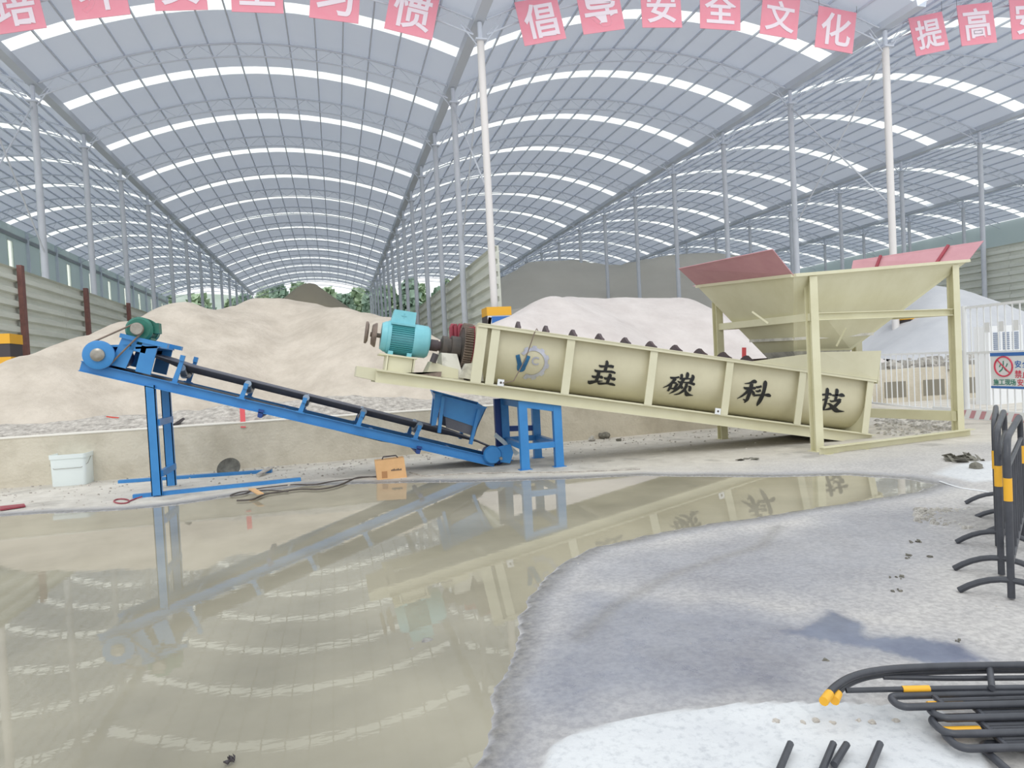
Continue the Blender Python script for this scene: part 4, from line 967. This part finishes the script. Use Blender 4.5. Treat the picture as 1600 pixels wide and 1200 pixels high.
# ---------------------------------------------------------------- small things around the machines
bk = at(110, 759, Z=0)
t = thing('plastic_bucket', 'white square plastic bucket standing against the low wall at left', 'bucket', tuple(bk))
def rsq(cx, cy, z, h, r):
    P = []
    for qx, qy, a0 in ((1,1,0),(-1,1,90),(-1,-1,180),(1,-1,270)):
        for k in range(4): a = math.radians(a0+30*k); P.append((cx+qx*(h-r)+r*math.cos(a), cy+qy*(h-r)+r*math.sin(a), z))
    return P
b = MB(); R0 = [rsq(bk.x,bk.y+.2,z,h,.05) for z,h in ((0,.25),(.02,.255),(.46,.262),(.46,.274),(.53,.276),(.53,.26),(.44,.25))]
for i, r in enumerate(R0): b.v += r
for i in range(len(R0)-1):
    for j in range(16): b.f.append((i*16+j, i*16+(j+1)%16, (i+1)*16+(j+1)%16, (i+1)*16+j))
b.f += [tuple(range(15,-1,-1)), tuple(len(R0)*16-16+j for j in range(16))]
b.build('tub', 'bucket', t, smooth=True)
b = MB(); b.tube([(bk.x-.27,bk.y+.2,.46),(bk.x-.28,bk.y+.0,.36),(bk.x-.2,bk.y-.07,.30),(bk.x+.2,bk.y-.07,.30),(bk.x+.28,bk.y,.36),(bk.x+.27,bk.y+.2,.46)], .004, 5)
b.build('handle', 'metal', t)
b = MB(); b.box(bk.x-.12,bk.x+.1,bk.y-.055,bk.y-.05,.08,.3)
# welding machine in an orange tan box
o = at(612, 749, Z=0); t = thing('welding_box', 'orange tan box with a black handle on the ground before the conveyor', 'welding machine', tuple(o))
b = MB(); b.hexa([(o.x-.21,o.y,0),(o.x+.23,o.y,0),(o.x+.23,o.y+.22,0),(o.x-.21,o.y+.22,0)], [(o.x-.23,o.y,.29),(o.x+.20,o.y,.31),(o.x+.2,o.y+.22,.31),(o.x-.23,o.y+.22,.29)]); bx_ = b.build('body', 'cardboard', t)
b = MB(); b.tube([(o.x-.12,o.y+.11,.29),(o.x-.10,o.y+.11,.335),(o.x+.09,o.y+.11,.34),(o.x+.12,o.y+.11,.3)], .012, 6); b.build('handle', 'hblack', t)
b = MB(); b.box(o.x-.14,o.x-.06,o.y-.004,o.y+.001,.03,.13); b.build('printed_square', 'brownbox', bx_)
b = MB()
for i in range(8): b.box(o.x+.0+i*.02, o.x+.013+i*.02, o.y-.004, o.y+.001, .125, .145+.006*(i*7%3))
b.build('printed_word', 'hblack', bx_)
# cables
def cable(pts, lab, r=.012, mt='cable'):
    P = [at(x, y, Z=.015) for x, y in pts]; S_ = []
    for i in range(len(P)-1):
        p0 = P[max(0,i-1)]; p1 = P[i]; p2 = P[i+1]; p3 = P[min(len(P)-1,i+2)]
        for k in range(6):
            q = k/6; S_.append(.5*((2*p1)+(p2-p0)*q+(2*p0-5*p1+4*p2-p3)*q*q+(3*p1-p0-3*p2+p3)*q**3))
    S_.append(P[-1]); b = MB(); b.tube(S_, r, 6); return tag(b.build('cable', mt, loc=tuple(P[0])), lab, 'cable')
cable([(592,746),(560,746),(530,758),(500,764),(470,764),(440,768),(415,772),(395,780),(370,782)], 'dark cable running from the tan welding box to the left')
cable([(590,744),(555,748),(520,752),(490,757),(460,757),(430,760),(400,764),(380,772),(360,774),(380,768),(420,766),(450,768)], 'tangled thin cable looping before the blue ground rail', .009)
cable([(640,738),(655,742),(670,744),(690,742),(760,739),(900,737),(1000,733)], 'pale cord lying along the shore behind the puddle', .01, 'gravel')
cable([(1468,752),(1500,762),(1540,768),(1556,775)], 'thin pale hose crossing the ground towards the black barriers', .008, 'white')
# round black pan leaning against rail
o = at(356, 744, Z=0); t = thing('iron_pan', 'dark round iron pan leaning by the rear blue rail', 'pan', tuple(o))
b = MB(); n_ = Vector((-.15,-.75,.55)).normalized(); c = o+Vector((0,.1,.13))
b._lathe([(0,.19),(-.015,.195),(-.05,.16),(-.075,.08),(-.08,.01)][::-1]+[(.005,.185),(-.04,.15),(-.06,.07)], c, n_, 28); b.build('bowl', 'debris', t, smooth=True)
b = MB(); b.beam(at(405,741,Z=.05), at(424,730,Z=.08), .1, .02); tag(b.build('board_scrap', 'gravel', loc=tuple(at(415,740,Z=0))), 'short pale board scrap lying beside the iron pan', 'board')
b = MB(); b.plate([at(388,765,Z=.07), at(398,764,Z=.07), at(412,772,Z=.07), at(402,773,Z=.07)], (0,0,.015)); tag(b.build('wood_scrap', 'cardboard', loc=tuple(at(400,768,Z=.07))), 'small tan wood scrap lying on the front blue rail', 'wood scrap')
b = MB(); P = [at(190+12*math.cos(a), 783+3.5*math.sin(a), Z=.02) for a in np.linspace(0, 2*PI, 16)]; b.tube([at(222,776,Z=.03), at(212,779,Z=.02)]+P, .01, 6); tag(b.build('red_clamp', 'red', loc=tuple(at(200,780,Z=0))), 'small red wire clamp at the left end of the blue rail', 'clamp')
b = MB(); b.plate([at(0,793,Z=.02), at(38,789,Z=.02), at(40,792,Z=.02), at(0,798,Z=.02)], (0,0,.02)); tag(b.build('red_board', 'red', loc=tuple(at(20,794,Z=0))), 'thin reddish board lying on the ground at the left edge', 'board')
b = MB(); b.hexa([at(166,650,Y=14.1), at(186,652,Y=14.1), at(187,652,Y=14.5), at(168,650,Y=14.5)], [at(167,655,Y=14.1), at(184,660,Y=14.1), at(187,655,Y=14.5), at(168,655,Y=14.5)]); tag(b.build('red_bag', 'orange_red', loc=tuple(at(176,655,Y=14.2))), 'small orange red bag lying on the gravel behind the bucket', 'bag')
b = MB(); b.plate([at(374,630,Y=13.35), at(382,631,Y=13.35), at(384,668,Y=12.93), at(376,668,Y=12.93)], (0,.02,0)); tag(b.build('red_strip', 'redband', loc=tuple(at(379,668,Y=12.95))), 'upright bright red strip on the low wall under the conveyor', 'strip')
b = MB(); b.plate([at(1160,543,Y=13.1), at(1166,543,Y=13.1), at(1166,560,Y=13.1), at(1160,560,Y=13.1)], (0,.02,0)); q = at(1163,560,Y=13.1); b.tube([(q.x,13.12,.6),(q.x,13.12,q.z+.1)], .012, 6); tag(b.build('red_flag', 'redband', loc=(q.x,13.1,.6)), 'small red tag standing behind the washer near the hopper', 'flag')
b = MB(); b.plate([at(268,664,Y=13.3), at(285,653,Y=13.3), at(288,655,Y=13.3), at(280,662,Y=13.3)], (0,.1,0)); tag(b.build('black_scrap', 'hblack', loc=tuple(at(278,662,Y=13.3))), 'black rubber scrap on the gravel behind the conveyor legs', 'scrap')
deb = [((945,686),.14,'dark stones against the low wall under the washer'),((925,690),.09,'pale stone against the low wall under the washer'),((967,690),.06,'small dark stone right of the stones under the washer'),
       ((1525,733),.07,'grey lump on the white patch near the right barriers'),((1290,1035),.02,'tiny dark pebble on the wet ground')]
for n_, (p, r, lab) in enumerate(deb): rock(tuple(at(*p, Z=0)), r, 'debris' if n_ != 1 else 'stone', 'stone', lab, 'stone', seed=n_+3)
def litter(p, w_, lab, mt='debris', n=9, seed=0, h=.05):
    rs = random.Random(seed); c = at(*p, Z=0); b = MB()
    for k in range(n):
        a = rs.uniform(0, PI); l = rs.uniform(.3, 1)*w_/2; x = c.x+rs.uniform(-.5,.5)*w_; y = c.y+rs.uniform(-.4,.4)*w_*.8; dx, dy = math.cos(a)*l*.5, math.sin(a)*l*.5; z = rs.uniform(.01, h)
        wd = l*.35; P = [(x-dx,y-dy,.005),(x-dy*.6,y+dx*.6,z),(x+dx,y+dy,z*.6),(x+dy*.6,y-dx*.6,.01)]; b.plate(P, (0,0,.008))
    return tag(b.build('litter', mt, loc=tuple(c)), lab, 'litter', kind='stuff')
litter((1166,719), .35, 'dark crumpled scrap on the ground under the washer', seed=1)
litter((1508,720), .5, 'greenish heap of leaves and dirt near the right barriers', n=22, seed=2, h=.1)
litter((1428,850), .14, 'dark leaf scrap on the damp ground, upper one', seed=3, n=5, h=.03); litter((1418,872), .12, 'dark leaf scrap on the damp ground, middle one', seed=4, n=5, h=.02)
litter((1440,800), .14, 'dark scrap beside the rubble patch', seed=7, n=5, h=.03); litter((1460,872), .1, 'small scrap on the damp ground, right one', seed=8, n=4, h=.02)
litter((1402,905), .1, 'small dark footprint crust on the damp ground, nearest of the group', seed=11, n=5, h=.015); litter((1400,925), .08, 'small dark crust just below the nearest footprint', seed=12, n=4, h=.012); litter((1500,1005), .06, 'small dark twig on the dry ground right of the wet patch', seed=13, n=3, h=.015)
litter((355,1193), .06, 'black crumpled scrap poking from the puddle at the bottom edge', 'hblack', seed=6, n=8, h=.04)
b = MB(); rs = random.Random(5)
for k in range(520):
    u, v = rs.random(), rs.random(); p = at(1430+170*u, 798+48*v*(.4+.6*u), Z=0); r = rs.uniform(.008, .03); b.hexa([(p.x-r,p.y-r,0),(p.x+r,p.y-r*.6,0),(p.x+r*.8,p.y+r,0),(p.x-r,p.y+r*.8,0)], [(p.x-r*.6,p.y-r*.5,r*1.6),(p.x+r*.5,p.y-r*.4,r*1.3),(p.x+r*.5,p.y+r*.6,r*1.5),(p.x-r*.5,p.y+r*.5,r*1.2)])
tag(b.build('rubble', 'stone', loc=tuple(at(1520,820,Z=0))), 'patch of grey broken stones left of the standing barriers', 'rubble', kind='stuff')
b = MB()
for k in range(260):
    u, v = rs.random(), rs.random(); p = at(1370+120*u, 650+32*v, Z=0); r = rs.uniform(.02, .07); b.hexa([(p.x-r,p.y-r,0),(p.x+r,p.y-r*.6,0),(p.x+r*.8,p.y+r,0),(p.x-r,p.y+r*.8,0)], [(p.x-r*.6,p.y-r*.5,r*.8),(p.x+r*.5,p.y-r*.4,r*.6),(p.x+r*.5,p.y+r*.6,r*.8),(p.x-r*.5,p.y+r*.5,r*.5)])
tag(b.build('rubble', 'stone', loc=tuple(at(1420,660,Z=0))), 'loose broken concrete inside the hopper frame before the fence', 'rubble', kind='stuff')
b = MB(); rs = random.Random(15)
def grit(x, y, r_):
    if inside_dist(np.array([x]), np.array([y]), POND)[0] > .02: return
    a = rs.uniform(0, 1.5); c_, s_ = math.cos(a)*r_, math.sin(a)*r_; z = .0
    b.hexa([(x+c_,y+s_,z),(x-s_,y+c_,z),(x-c_,y-s_,z),(x+s_,y-c_,z)], [(x+c_*.6,y+s_*.5,r_*1.1),(x-s_*.6,y+c_*.6,r_*.9),(x-c_*.5,y-s_*.6,r_*1.2),(x+s_*.6,y-c_*.5,r_)])
for k in range(700):
    grit(rs.uniform(-5.5, 9), 12.85-abs(rs.gauss(0, .9)), rs.uniform(.006, .028))
for k in range(500): grit(rs.uniform(-5, 4.5), rs.uniform(9.2, 12.6), rs.uniform(.005, .016))
for k in range(260): grit(rs.uniform(1.5, 8), rs.uniform(3, 8.5), rs.uniform(.004, .011))
tag(b.build('grit', 'gravel', loc=(1, 10, 0)), 'grit and small stones scattered over the dry yard ground', 'grit', kind='stuff')
# ---------------------------------------------------------------- white fence, sign, rubble wall at right
fa, fb_ = Vector((13.9,15.2,0)), Vector((12.74,11.2,0)); fc_ = Vector((12.3,7.6,0))
def fence(p, q, h, n, lab, low=.12, mid=None):
    t = thing('white_fence', lab, 'fence', tuple(p)); d = (q-p)
    for e in (p, q):
        b = MB(); b.tube([e, e+Vector((0,0,h+.04))], .05, 12); b.build('post', 'white', t, smooth=True)
    b = MB(); U_ = Vector((0,0,1))
    for z in [h, low]+([mid] if mid else []): b.beam(p+U_*z, q+U_*z, .04, .05)
    b.build('rail', 'white', t)
    for k in range(1, n):
        c = p+d*(k/n); b = MB(); b.tube([c+U_*low, c+U_*h], .014, 6); b.build('bar', 'white', t)
    return t
fence(fa, fb_+Vector((.01,.12,0)), 1.4, 16, 'low white bar fence behind the right hopper leg')
ft = fence(fb_, fc_, 2.32, 22, 'tall white bar fence at the right edge carrying a sign', .15, 1.38)
for k in range(1, 22, 2):
    pass
for k in range(3, 22, 2):
    z0, z1 = 1.78, 1.98; c = fb_.lerp(fc_, k/22); c2_ = fb_.lerp(fc_, (k+.75)/22); b = MB(); b.plate([c+Vector((0,0,z0)), c2_+Vector((0,0,z0)), c2_+Vector((0,0,z1)), c+Vector((0,0,z1))], (.01,0,0)); b.build('white_tab', 'white', ft)
b = MB(); d_ = (fc_-fb_); s0, s1 = fb_+d_*-.25, fc_; b.plate([s0+Vector((-.06,0,.0)), s1+Vector((-.06,0,0)), s1+Vector((-.06,0,.22)), s0+Vector((-.06,0,.22))], (.03,0,0))
kb = tag(b.build('kick_board', 'white', loc=tuple(s0)), 'white board with pink slanting stripes along the foot of the fence', 'barrier board')
b = MB(); n = 18
for k in range(4, n*2, 2):
    a = s0.lerp(s1, k/(n*2)); c = s0.lerp(s1, (k+.9)/(n*2)); e_ = s0.lerp(s1, min(1,(k+.6)/(n*2))); f_ = s0.lerp(s1, min(1,(k+1.5)/(n*2))); o_ = Vector((-.065,0,0)); b.plate([a+o_+Vector((0,0,.03)), c+o_+Vector((0,0,.03)), f_+o_+Vector((0,0,.19)), e_+o_+Vector((0,0,.19))], (.004,0,0))
b.build('pink_stripe', 'pink', kb)
# sign
sx = -.09
def SG(x, y): # sign plane just before the tall fence
    d = _fw + _r*((x-800)/F) - _u*((y-600)/F); n2 = Vector((d_.y, -d_.x, 0)).normalized(); p0_ = fb_+n2*.09*(-1 if n2.x > 0 else 1)
    t_ = (p0_-Vector((0,0,HC))).dot(n2)/d.dot(n2); return Vector((0,0,HC))+d*t_
s00, s10 = SG(1549,607), SG(1549,550); sgd = d_.normalized(); sgl = 1.75
ztop, zbot = s10.z, s00.z
t = thing('warning_sign', 'white safety sign with blue edges, red circle and coloured characters on the tall fence', 'sign', (s00.x, s00.y, zbot))
A0 = Vector((s00.x, s00.y, 0)); nrm_ = Vector((d_.y, -d_.x, 0)).normalized();
if nrm_.x > 0: nrm_ = -nrm_
b = MB(); b.plate([A0+Vector((0,0,zbot)), A0+sgd*sgl+Vector((0,0,zbot)), A0+sgd*sgl+Vector((0,0,ztop)), A0+Vector((0,0,ztop))], nrm_*-.015); b.build('board', 'signw', t)
b = MB(); H_ = ztop-zbot
for za, zb_ in ((ztop-.09*H_-.02, ztop-.02), (zbot+.01, zbot+.05)):
    b.plate([A0+Vector((0,0,za))+nrm_*.002, A0+sgd*sgl+Vector((0,0,za))+nrm_*.002, A0+sgd*sgl+Vector((0,0,zb_))+nrm_*.002, A0+Vector((0,0,zb_))+nrm_*.002], nrm_*.004)
b.build('blue_edge', 'signb', t)
cc = A0+sgd*.30+Vector((0,0,zbot+H_*.60)); b = MB(); rr = .20
P = [cc+nrm_*.006+sgd*rr*math.cos(a)+Vector((0,0,rr*.95*math.sin(a))) for a in np.linspace(0, 2*PI, 33)]; b.tube(P, .016, 5, False)
b.tube([cc+nrm_*.006+sgd*rr*.7+Vector((0,0,-rr*.65)), cc+nrm_*.006-sgd*rr*.7+Vector((0,0,rr*.65))], .012, 5); b.build('red_circle', 'signr', t)
glyph('火', 'signg', cc+nrm_*.004, sgd, (0,0,1), .22, .004, parent=t)
for ch, s_, z_, sz, mt in (('安',.62,.66,.14,'signb'),('全',.78,.66,.14,'signb'),('注',1.05,.66,.26,'signr'),('意',1.35,.66,.26,'signr'),('禁',.62,.40,.15,'signr'),('止',.78,.40,.15,'signr'),('入',.94,.40,.15,'signr'),('内',1.1,.40,.15,'signr'),
      ('施',.12,.18,.12,'signg'),('工',.25,.18,.12,'signg'),('现',.38,.18,.12,'signg'),('场',.50,.18,.12,'signg'),('安',.66,.18,.13,'signr'),('全',.80,.18,.13,'signr'),('第',.98,.18,.13,'signr'),('一',1.12,.18,.10,'signr')):
    glyph(ch, mt, A0+sgd*s_+Vector((0,0,zbot+H_*z_))+nrm_*.004, sgd, (0,0,1), sz, .004, parent=t, bold=.01)
# rubble wall beyond fence
b = MB(); p = Vector((13.6,15.9,0)); q = Vector((30,13.5,0)); b.hexa([p, q, q+YD*.4, p+YD*.4], [p+Vector((0,0,.95)), q+Vector((0,0,.95)), q+Vector((0,.4,.95)), p+Vector((0,.4,.95))])
rw = tag(b.build('block_wall', 'wall', loc=tuple(p)), 'low concrete wall with dark openings behind the white fence', 'low wall')
b = MB()
for k in range(1, 14, 1):
    c = p.lerp(q, (k+.15)/14)-YD*.01; e_ = p.lerp(q, (k+.7)/14)-YD*.01; b.plate([c+Vector((0,0,.15)), e_+Vector((0,0,.15)), e_+Vector((0,0,.6)), c+Vector((0,0,.6))], (0,.02,0))
M['opening'] = mat('dark_opening', '#8c877a', .9); b.build('opening', 'opening', rw)
b = MB(); rs = random.Random(9)
for k in range(420):
    u = rs.random(); c = p.lerp(q, u)+Vector((0, rs.uniform(.0,2.6), .92+rs.uniform(-.02,.25))); r = rs.uniform(.05,.17); b.hexa([c+Vector((-r,-r,-r*.5)), c+Vector((r,-r*.7,-r*.5)), c+Vector((r,r,-r*.5)), c+Vector((-r*.8,r,-r*.5))], [c+Vector((-r*.7,-r*.6,r*.5)), c+Vector((r*.6,-r*.6,r*.3)), c+Vector((r*.7,r*.6,r*.5)), c+Vector((-r*.5,r*.8,r*.4))])
tag(b.build('rubble', 'stone', loc=(20,16,.9)), 'broken concrete lumps piled on the low wall behind the fence', 'rubble', kind='stuff')
b = MB(); b.box(13.9,30,16.2,20.5,-.02,.92); tag(b.build('fill_bank', 'gravel', loc=(22,18,0)), 'raised earth bank behind the low wall at right', 'earth bank')
c = at(1572,545,Y=13.2); t = thing('vent_unit', 'white boxed unit with slotted grey grille behind the tall fence', 'vent unit', (c.x, c.y, 0))
b = MB(); b.box(c.x-.55,c.x+.55,c.y,c.y+.4,0,1.98); b.build('cabinet', 'white', t)
b = MB()
for k in range(3):
    x = c.x-.4+k*.3
    for j in range(9): b.box(x,x+.2,c.y-.02,c.y+.01,1.38+j*.05,1.41+j*.05)
b.build('grille', 'acgrey', t)
# ---------------------------------------------------------------- black crowd barriers
def barrier_at(o, ax, up, lab, W=1.6, Hh=1.02, feet=True, group=None, bars=7, r=.15, bands=None, fr=.021):
    """tubular barrier, origin at the ground below its near end; ax along it, up its height"""
    ax = Vector(ax).normalized(); up = Vector(up).normalized(); o = Vector(o); nn = ax.cross(up)
    t = thing('crowd_barrier', lab, 'barrier', tuple(o), group)
    def arc(cx, cz, a0, a1): return [o+ax*(cx+r*math.cos(math.radians(a)))+up*(cz+r*math.sin(math.radians(a))) for a in np.linspace(a0, a1, 6)]
    b = MB(); P = [o+up*.02]+arc(r, Hh-r, 180, 90)+arc(W-r, Hh-r, 90, 0)+[o+ax*W+up*.02]; b.tube(P, fr, 10); b.build('frame', 'black', t, smooth=True)
    for z in (.22, Hh-.18):
        b = MB(); b.tube([o+up*z, o+ax*W+up*z], fr*.76, 8); b.build('rail', 'black', t, smooth=True)
    for k in range(1, bars):
        b = MB(); b.tube([o+ax*W*k/bars+up*.22, o+ax*W*k/bars+up*(Hh-.18)], fr*.6, 6); b.build('bar', 'black', t)
    for q0, q1 in bands or ((o+up*.62, o+up*.76), (o+ax*W+up*.62, o+ax*W+up*.76)):
        b = MB(); b.tube([q0, q1], fr+.003, 10); b.build('reflective_band', 'yellow', t, smooth=True)
    if feet:
        for e in (.0, W):
            P = [o+ax*e+nn*s_*.27+up*(.02+.11*(1-s_*s_)) for s_ in np.linspace(-1, 1, 11)]; b = MB(); b.tube(P, .02, 8); b.build('foot', 'black', t, smooth=True)
    return t
bd = Vector((.80,.60,0))
barrier_at((3.93,3.2,0), (.81,.585,0), (0,0,1), 'front black tubular barrier standing at the right edge', Hh=1.0, group='standing black barriers')
barrier_at((4.28,3.55,0), (.79,.61,0), (0,0,1), 'middle black tubular barrier standing at the right edge', Hh=1.0, group='standing black barriers')
barrier_at((4.86,4.05,0), (.775,.63,0), (0,0,1), 'rear black tubular barrier standing at the right edge', Hh=.98, group='standing black barriers')
# lying stack
def lying(px, z, W, lab, bars=4, r=.12, Hh=1.5, ybs=(.75,)):
    c = at(*px, Z=z); up = Vector((-.955,.297,0)); up.normalize(); ax = Vector((-up.y*-1, up.x*1, 0)); ax = Vector((-.297,-.955,0)); o = c-up*Hh
    bands = [(o+ax*0+up*(Hh-y_-.07), o+up*(Hh-y_+.07)) if i == 0 else (o+ax*W*.5+up*(Hh-y_-.07), o+ax*W*.5+up*(Hh-y_+.07)) for i, y_ in enumerate(ybs)]
    return barrier_at(o, ax, up, lab, W=W, Hh=Hh, feet=False, group='black barriers lying in a stack', bars=bars, r=r, bands=bands, fr=.015)
t = thing('crowd_barrier', 'topmost black barrier of the flat stack, curving down to yellow ends at far left', 'barrier', tuple(at(1400,1060,Z=0)), 'black barriers lying in a stack')
def flat(P, z, r_, nm, mt='black'):
    Q = [at(x, y, Z=z) for x, y in P]; S_ = []
    for i in range(len(Q)-1):
        p0 = Q[max(0,i-1)]; p1 = Q[i]; p2 = Q[i+1]; p3 = Q[min(len(Q)-1,i+2)]
        for k in range(5):
            q = k/5; S_.append(.5*((2*p1)+(p2-p0)*q+(2*p0-5*p1+4*p2-p3)*q*q+(3*p1-p0-3*p2+p3)*q**3))
    S_.append(Q[-1]); b = MB(); b.tube(S_, r_, 10); return b.build(nm, mt, t, smooth=True)
flat([(1290,1093),(1303,1075),(1330,1058),(1370,1048),(1430,1043),(1550,1040),(1700,1038)], .17, .016, 'frame')
flat([(1306,1092),(1314,1076),(1340,1062),(1376,1054),(1440,1050),(1550,1047),(1700,1046)], .14, .015, 'frame')
flat([(1322,1079),(1450,1076),(1700,1073)], .15, .011, 'rail'); flat([(1380,1058),(1500,1060),(1700,1058)], .13, .011, 'rail')
flat([(1546,1040),(1550,1075)], .16, .013, 'bar')
flat([(1287,1096),(1296,1084)], .17, .019, 'reflective_band', 'yellow'); flat([(1304,1095),(1309,1084)], .145, .019, 'reflective_band', 'yellow'); flat([(1410,1077),(1452,1076)], .15, .014, 'reflective_band', 'yellow')
lying((1388,1088), .13, .09, 'second black barrier down in the flat stack at bottom right', 2, .035, 1.4, (.9,.9))
lying((1446,1103), .11, .10, 'third black barrier down in the flat stack at bottom right', 3, .04, 1.3, (.08,.9))
lying((1450,1122), .09, .12, 'fourth black barrier down in the flat stack at bottom right', 4, .04, 1.3, (.9,.9))
lying((1470,1143), .07, .12, 'fifth black barrier down in the flat stack at bottom right', 4, .04, 1.3, (.08,.9))
lying((1528,1163), .04, .26, 'lowest black barrier of the flat stack in the bottom right corner', 9, .04, 1.2, (.9,.9))
for n_, (x, y) in enumerate(((1215,1200),(1282,1200),(1303,1185),(1355,1200))):
    a = at(x, y+10, Z=.05); c = at(x+20, y-38 if n_ != 2 else y-22, Z=.06); b = MB(); b.tube([a, c], .014, 8)
    tag(b.build('steel_tube', 'black', loc=tuple(a), smooth=True), ['leftmost short dark tube end on the white slab at the bottom edge','second short dark tube end on the white slab','shortest dark tube end, between two longer ones on the white slab','rightmost short dark tube end on the white slab'][n_], 'tube')
for n_, x in enumerate((1213,1255,1275,1302,1342,1363,1400)):
    rock(tuple(at(x, 1130+(n_ % 2)*3, Z=.02)), .016, 'gravel', 'pebble', 'small grey pebble in the row on the white slab', 'pebble', 'pebbles on the white slab', seed=n_)
# ---------------------------------------------------------------- background: hills and trees beyond the far end
X = np.linspace(-120, 160, 90)
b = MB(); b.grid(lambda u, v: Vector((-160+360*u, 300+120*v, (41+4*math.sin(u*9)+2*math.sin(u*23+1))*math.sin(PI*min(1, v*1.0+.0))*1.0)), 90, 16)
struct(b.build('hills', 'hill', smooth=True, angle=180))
def tree(x, y, h, w_, lab, mt, seed, grp='trees beyond the far end of the shed'):
    rs = random.Random(seed); t = thing('tree', lab, 'tree', (x, y, 0), grp)
    b = MB(); b.tube([(x,y,0),(x+.2,y,h*.4),(x,y,h*.9)], [.3,.22,.06], 8); b.build('trunk', 'bark', t)
    b = MB()
    for k in range(620):
        a = rs.uniform(0, 2*PI); zz = rs.uniform(.18, 1); rr = w_*math.sqrt(rs.random())*(math.sin(PI*min(1, (zz-.1)/.95))**.6+.1); c = Vector((x+rr*math.cos(a), y+rr*math.sin(a), h*zz)); s_ = rs.uniform(.5, 1.1)
        n_ = Vector((rs.uniform(-1,1), rs.uniform(-1,1), rs.uniform(-1,1))).normalized(); p_ = n_.orthogonal().normalized()*s_; q_ = n_.cross(p_)
        b.add([c-p_, c-q_*.7, c+p_, c+q_*.7+n_*.2], [(0,1,2),(0,2,3)])
    b.build('foliage', mt, t)
TR = []
xx = -40; n_ = 0; rs = random.Random(3)
while xx < 34:
    yy = 124 if len(TR) % 2 else 132; h = rs.uniform(14.5, 19.5)*yy/130; TR.append((xx, yy, h, rs.uniform(1.9, 2.5))); xx += rs.uniform(2.6, 3.0)
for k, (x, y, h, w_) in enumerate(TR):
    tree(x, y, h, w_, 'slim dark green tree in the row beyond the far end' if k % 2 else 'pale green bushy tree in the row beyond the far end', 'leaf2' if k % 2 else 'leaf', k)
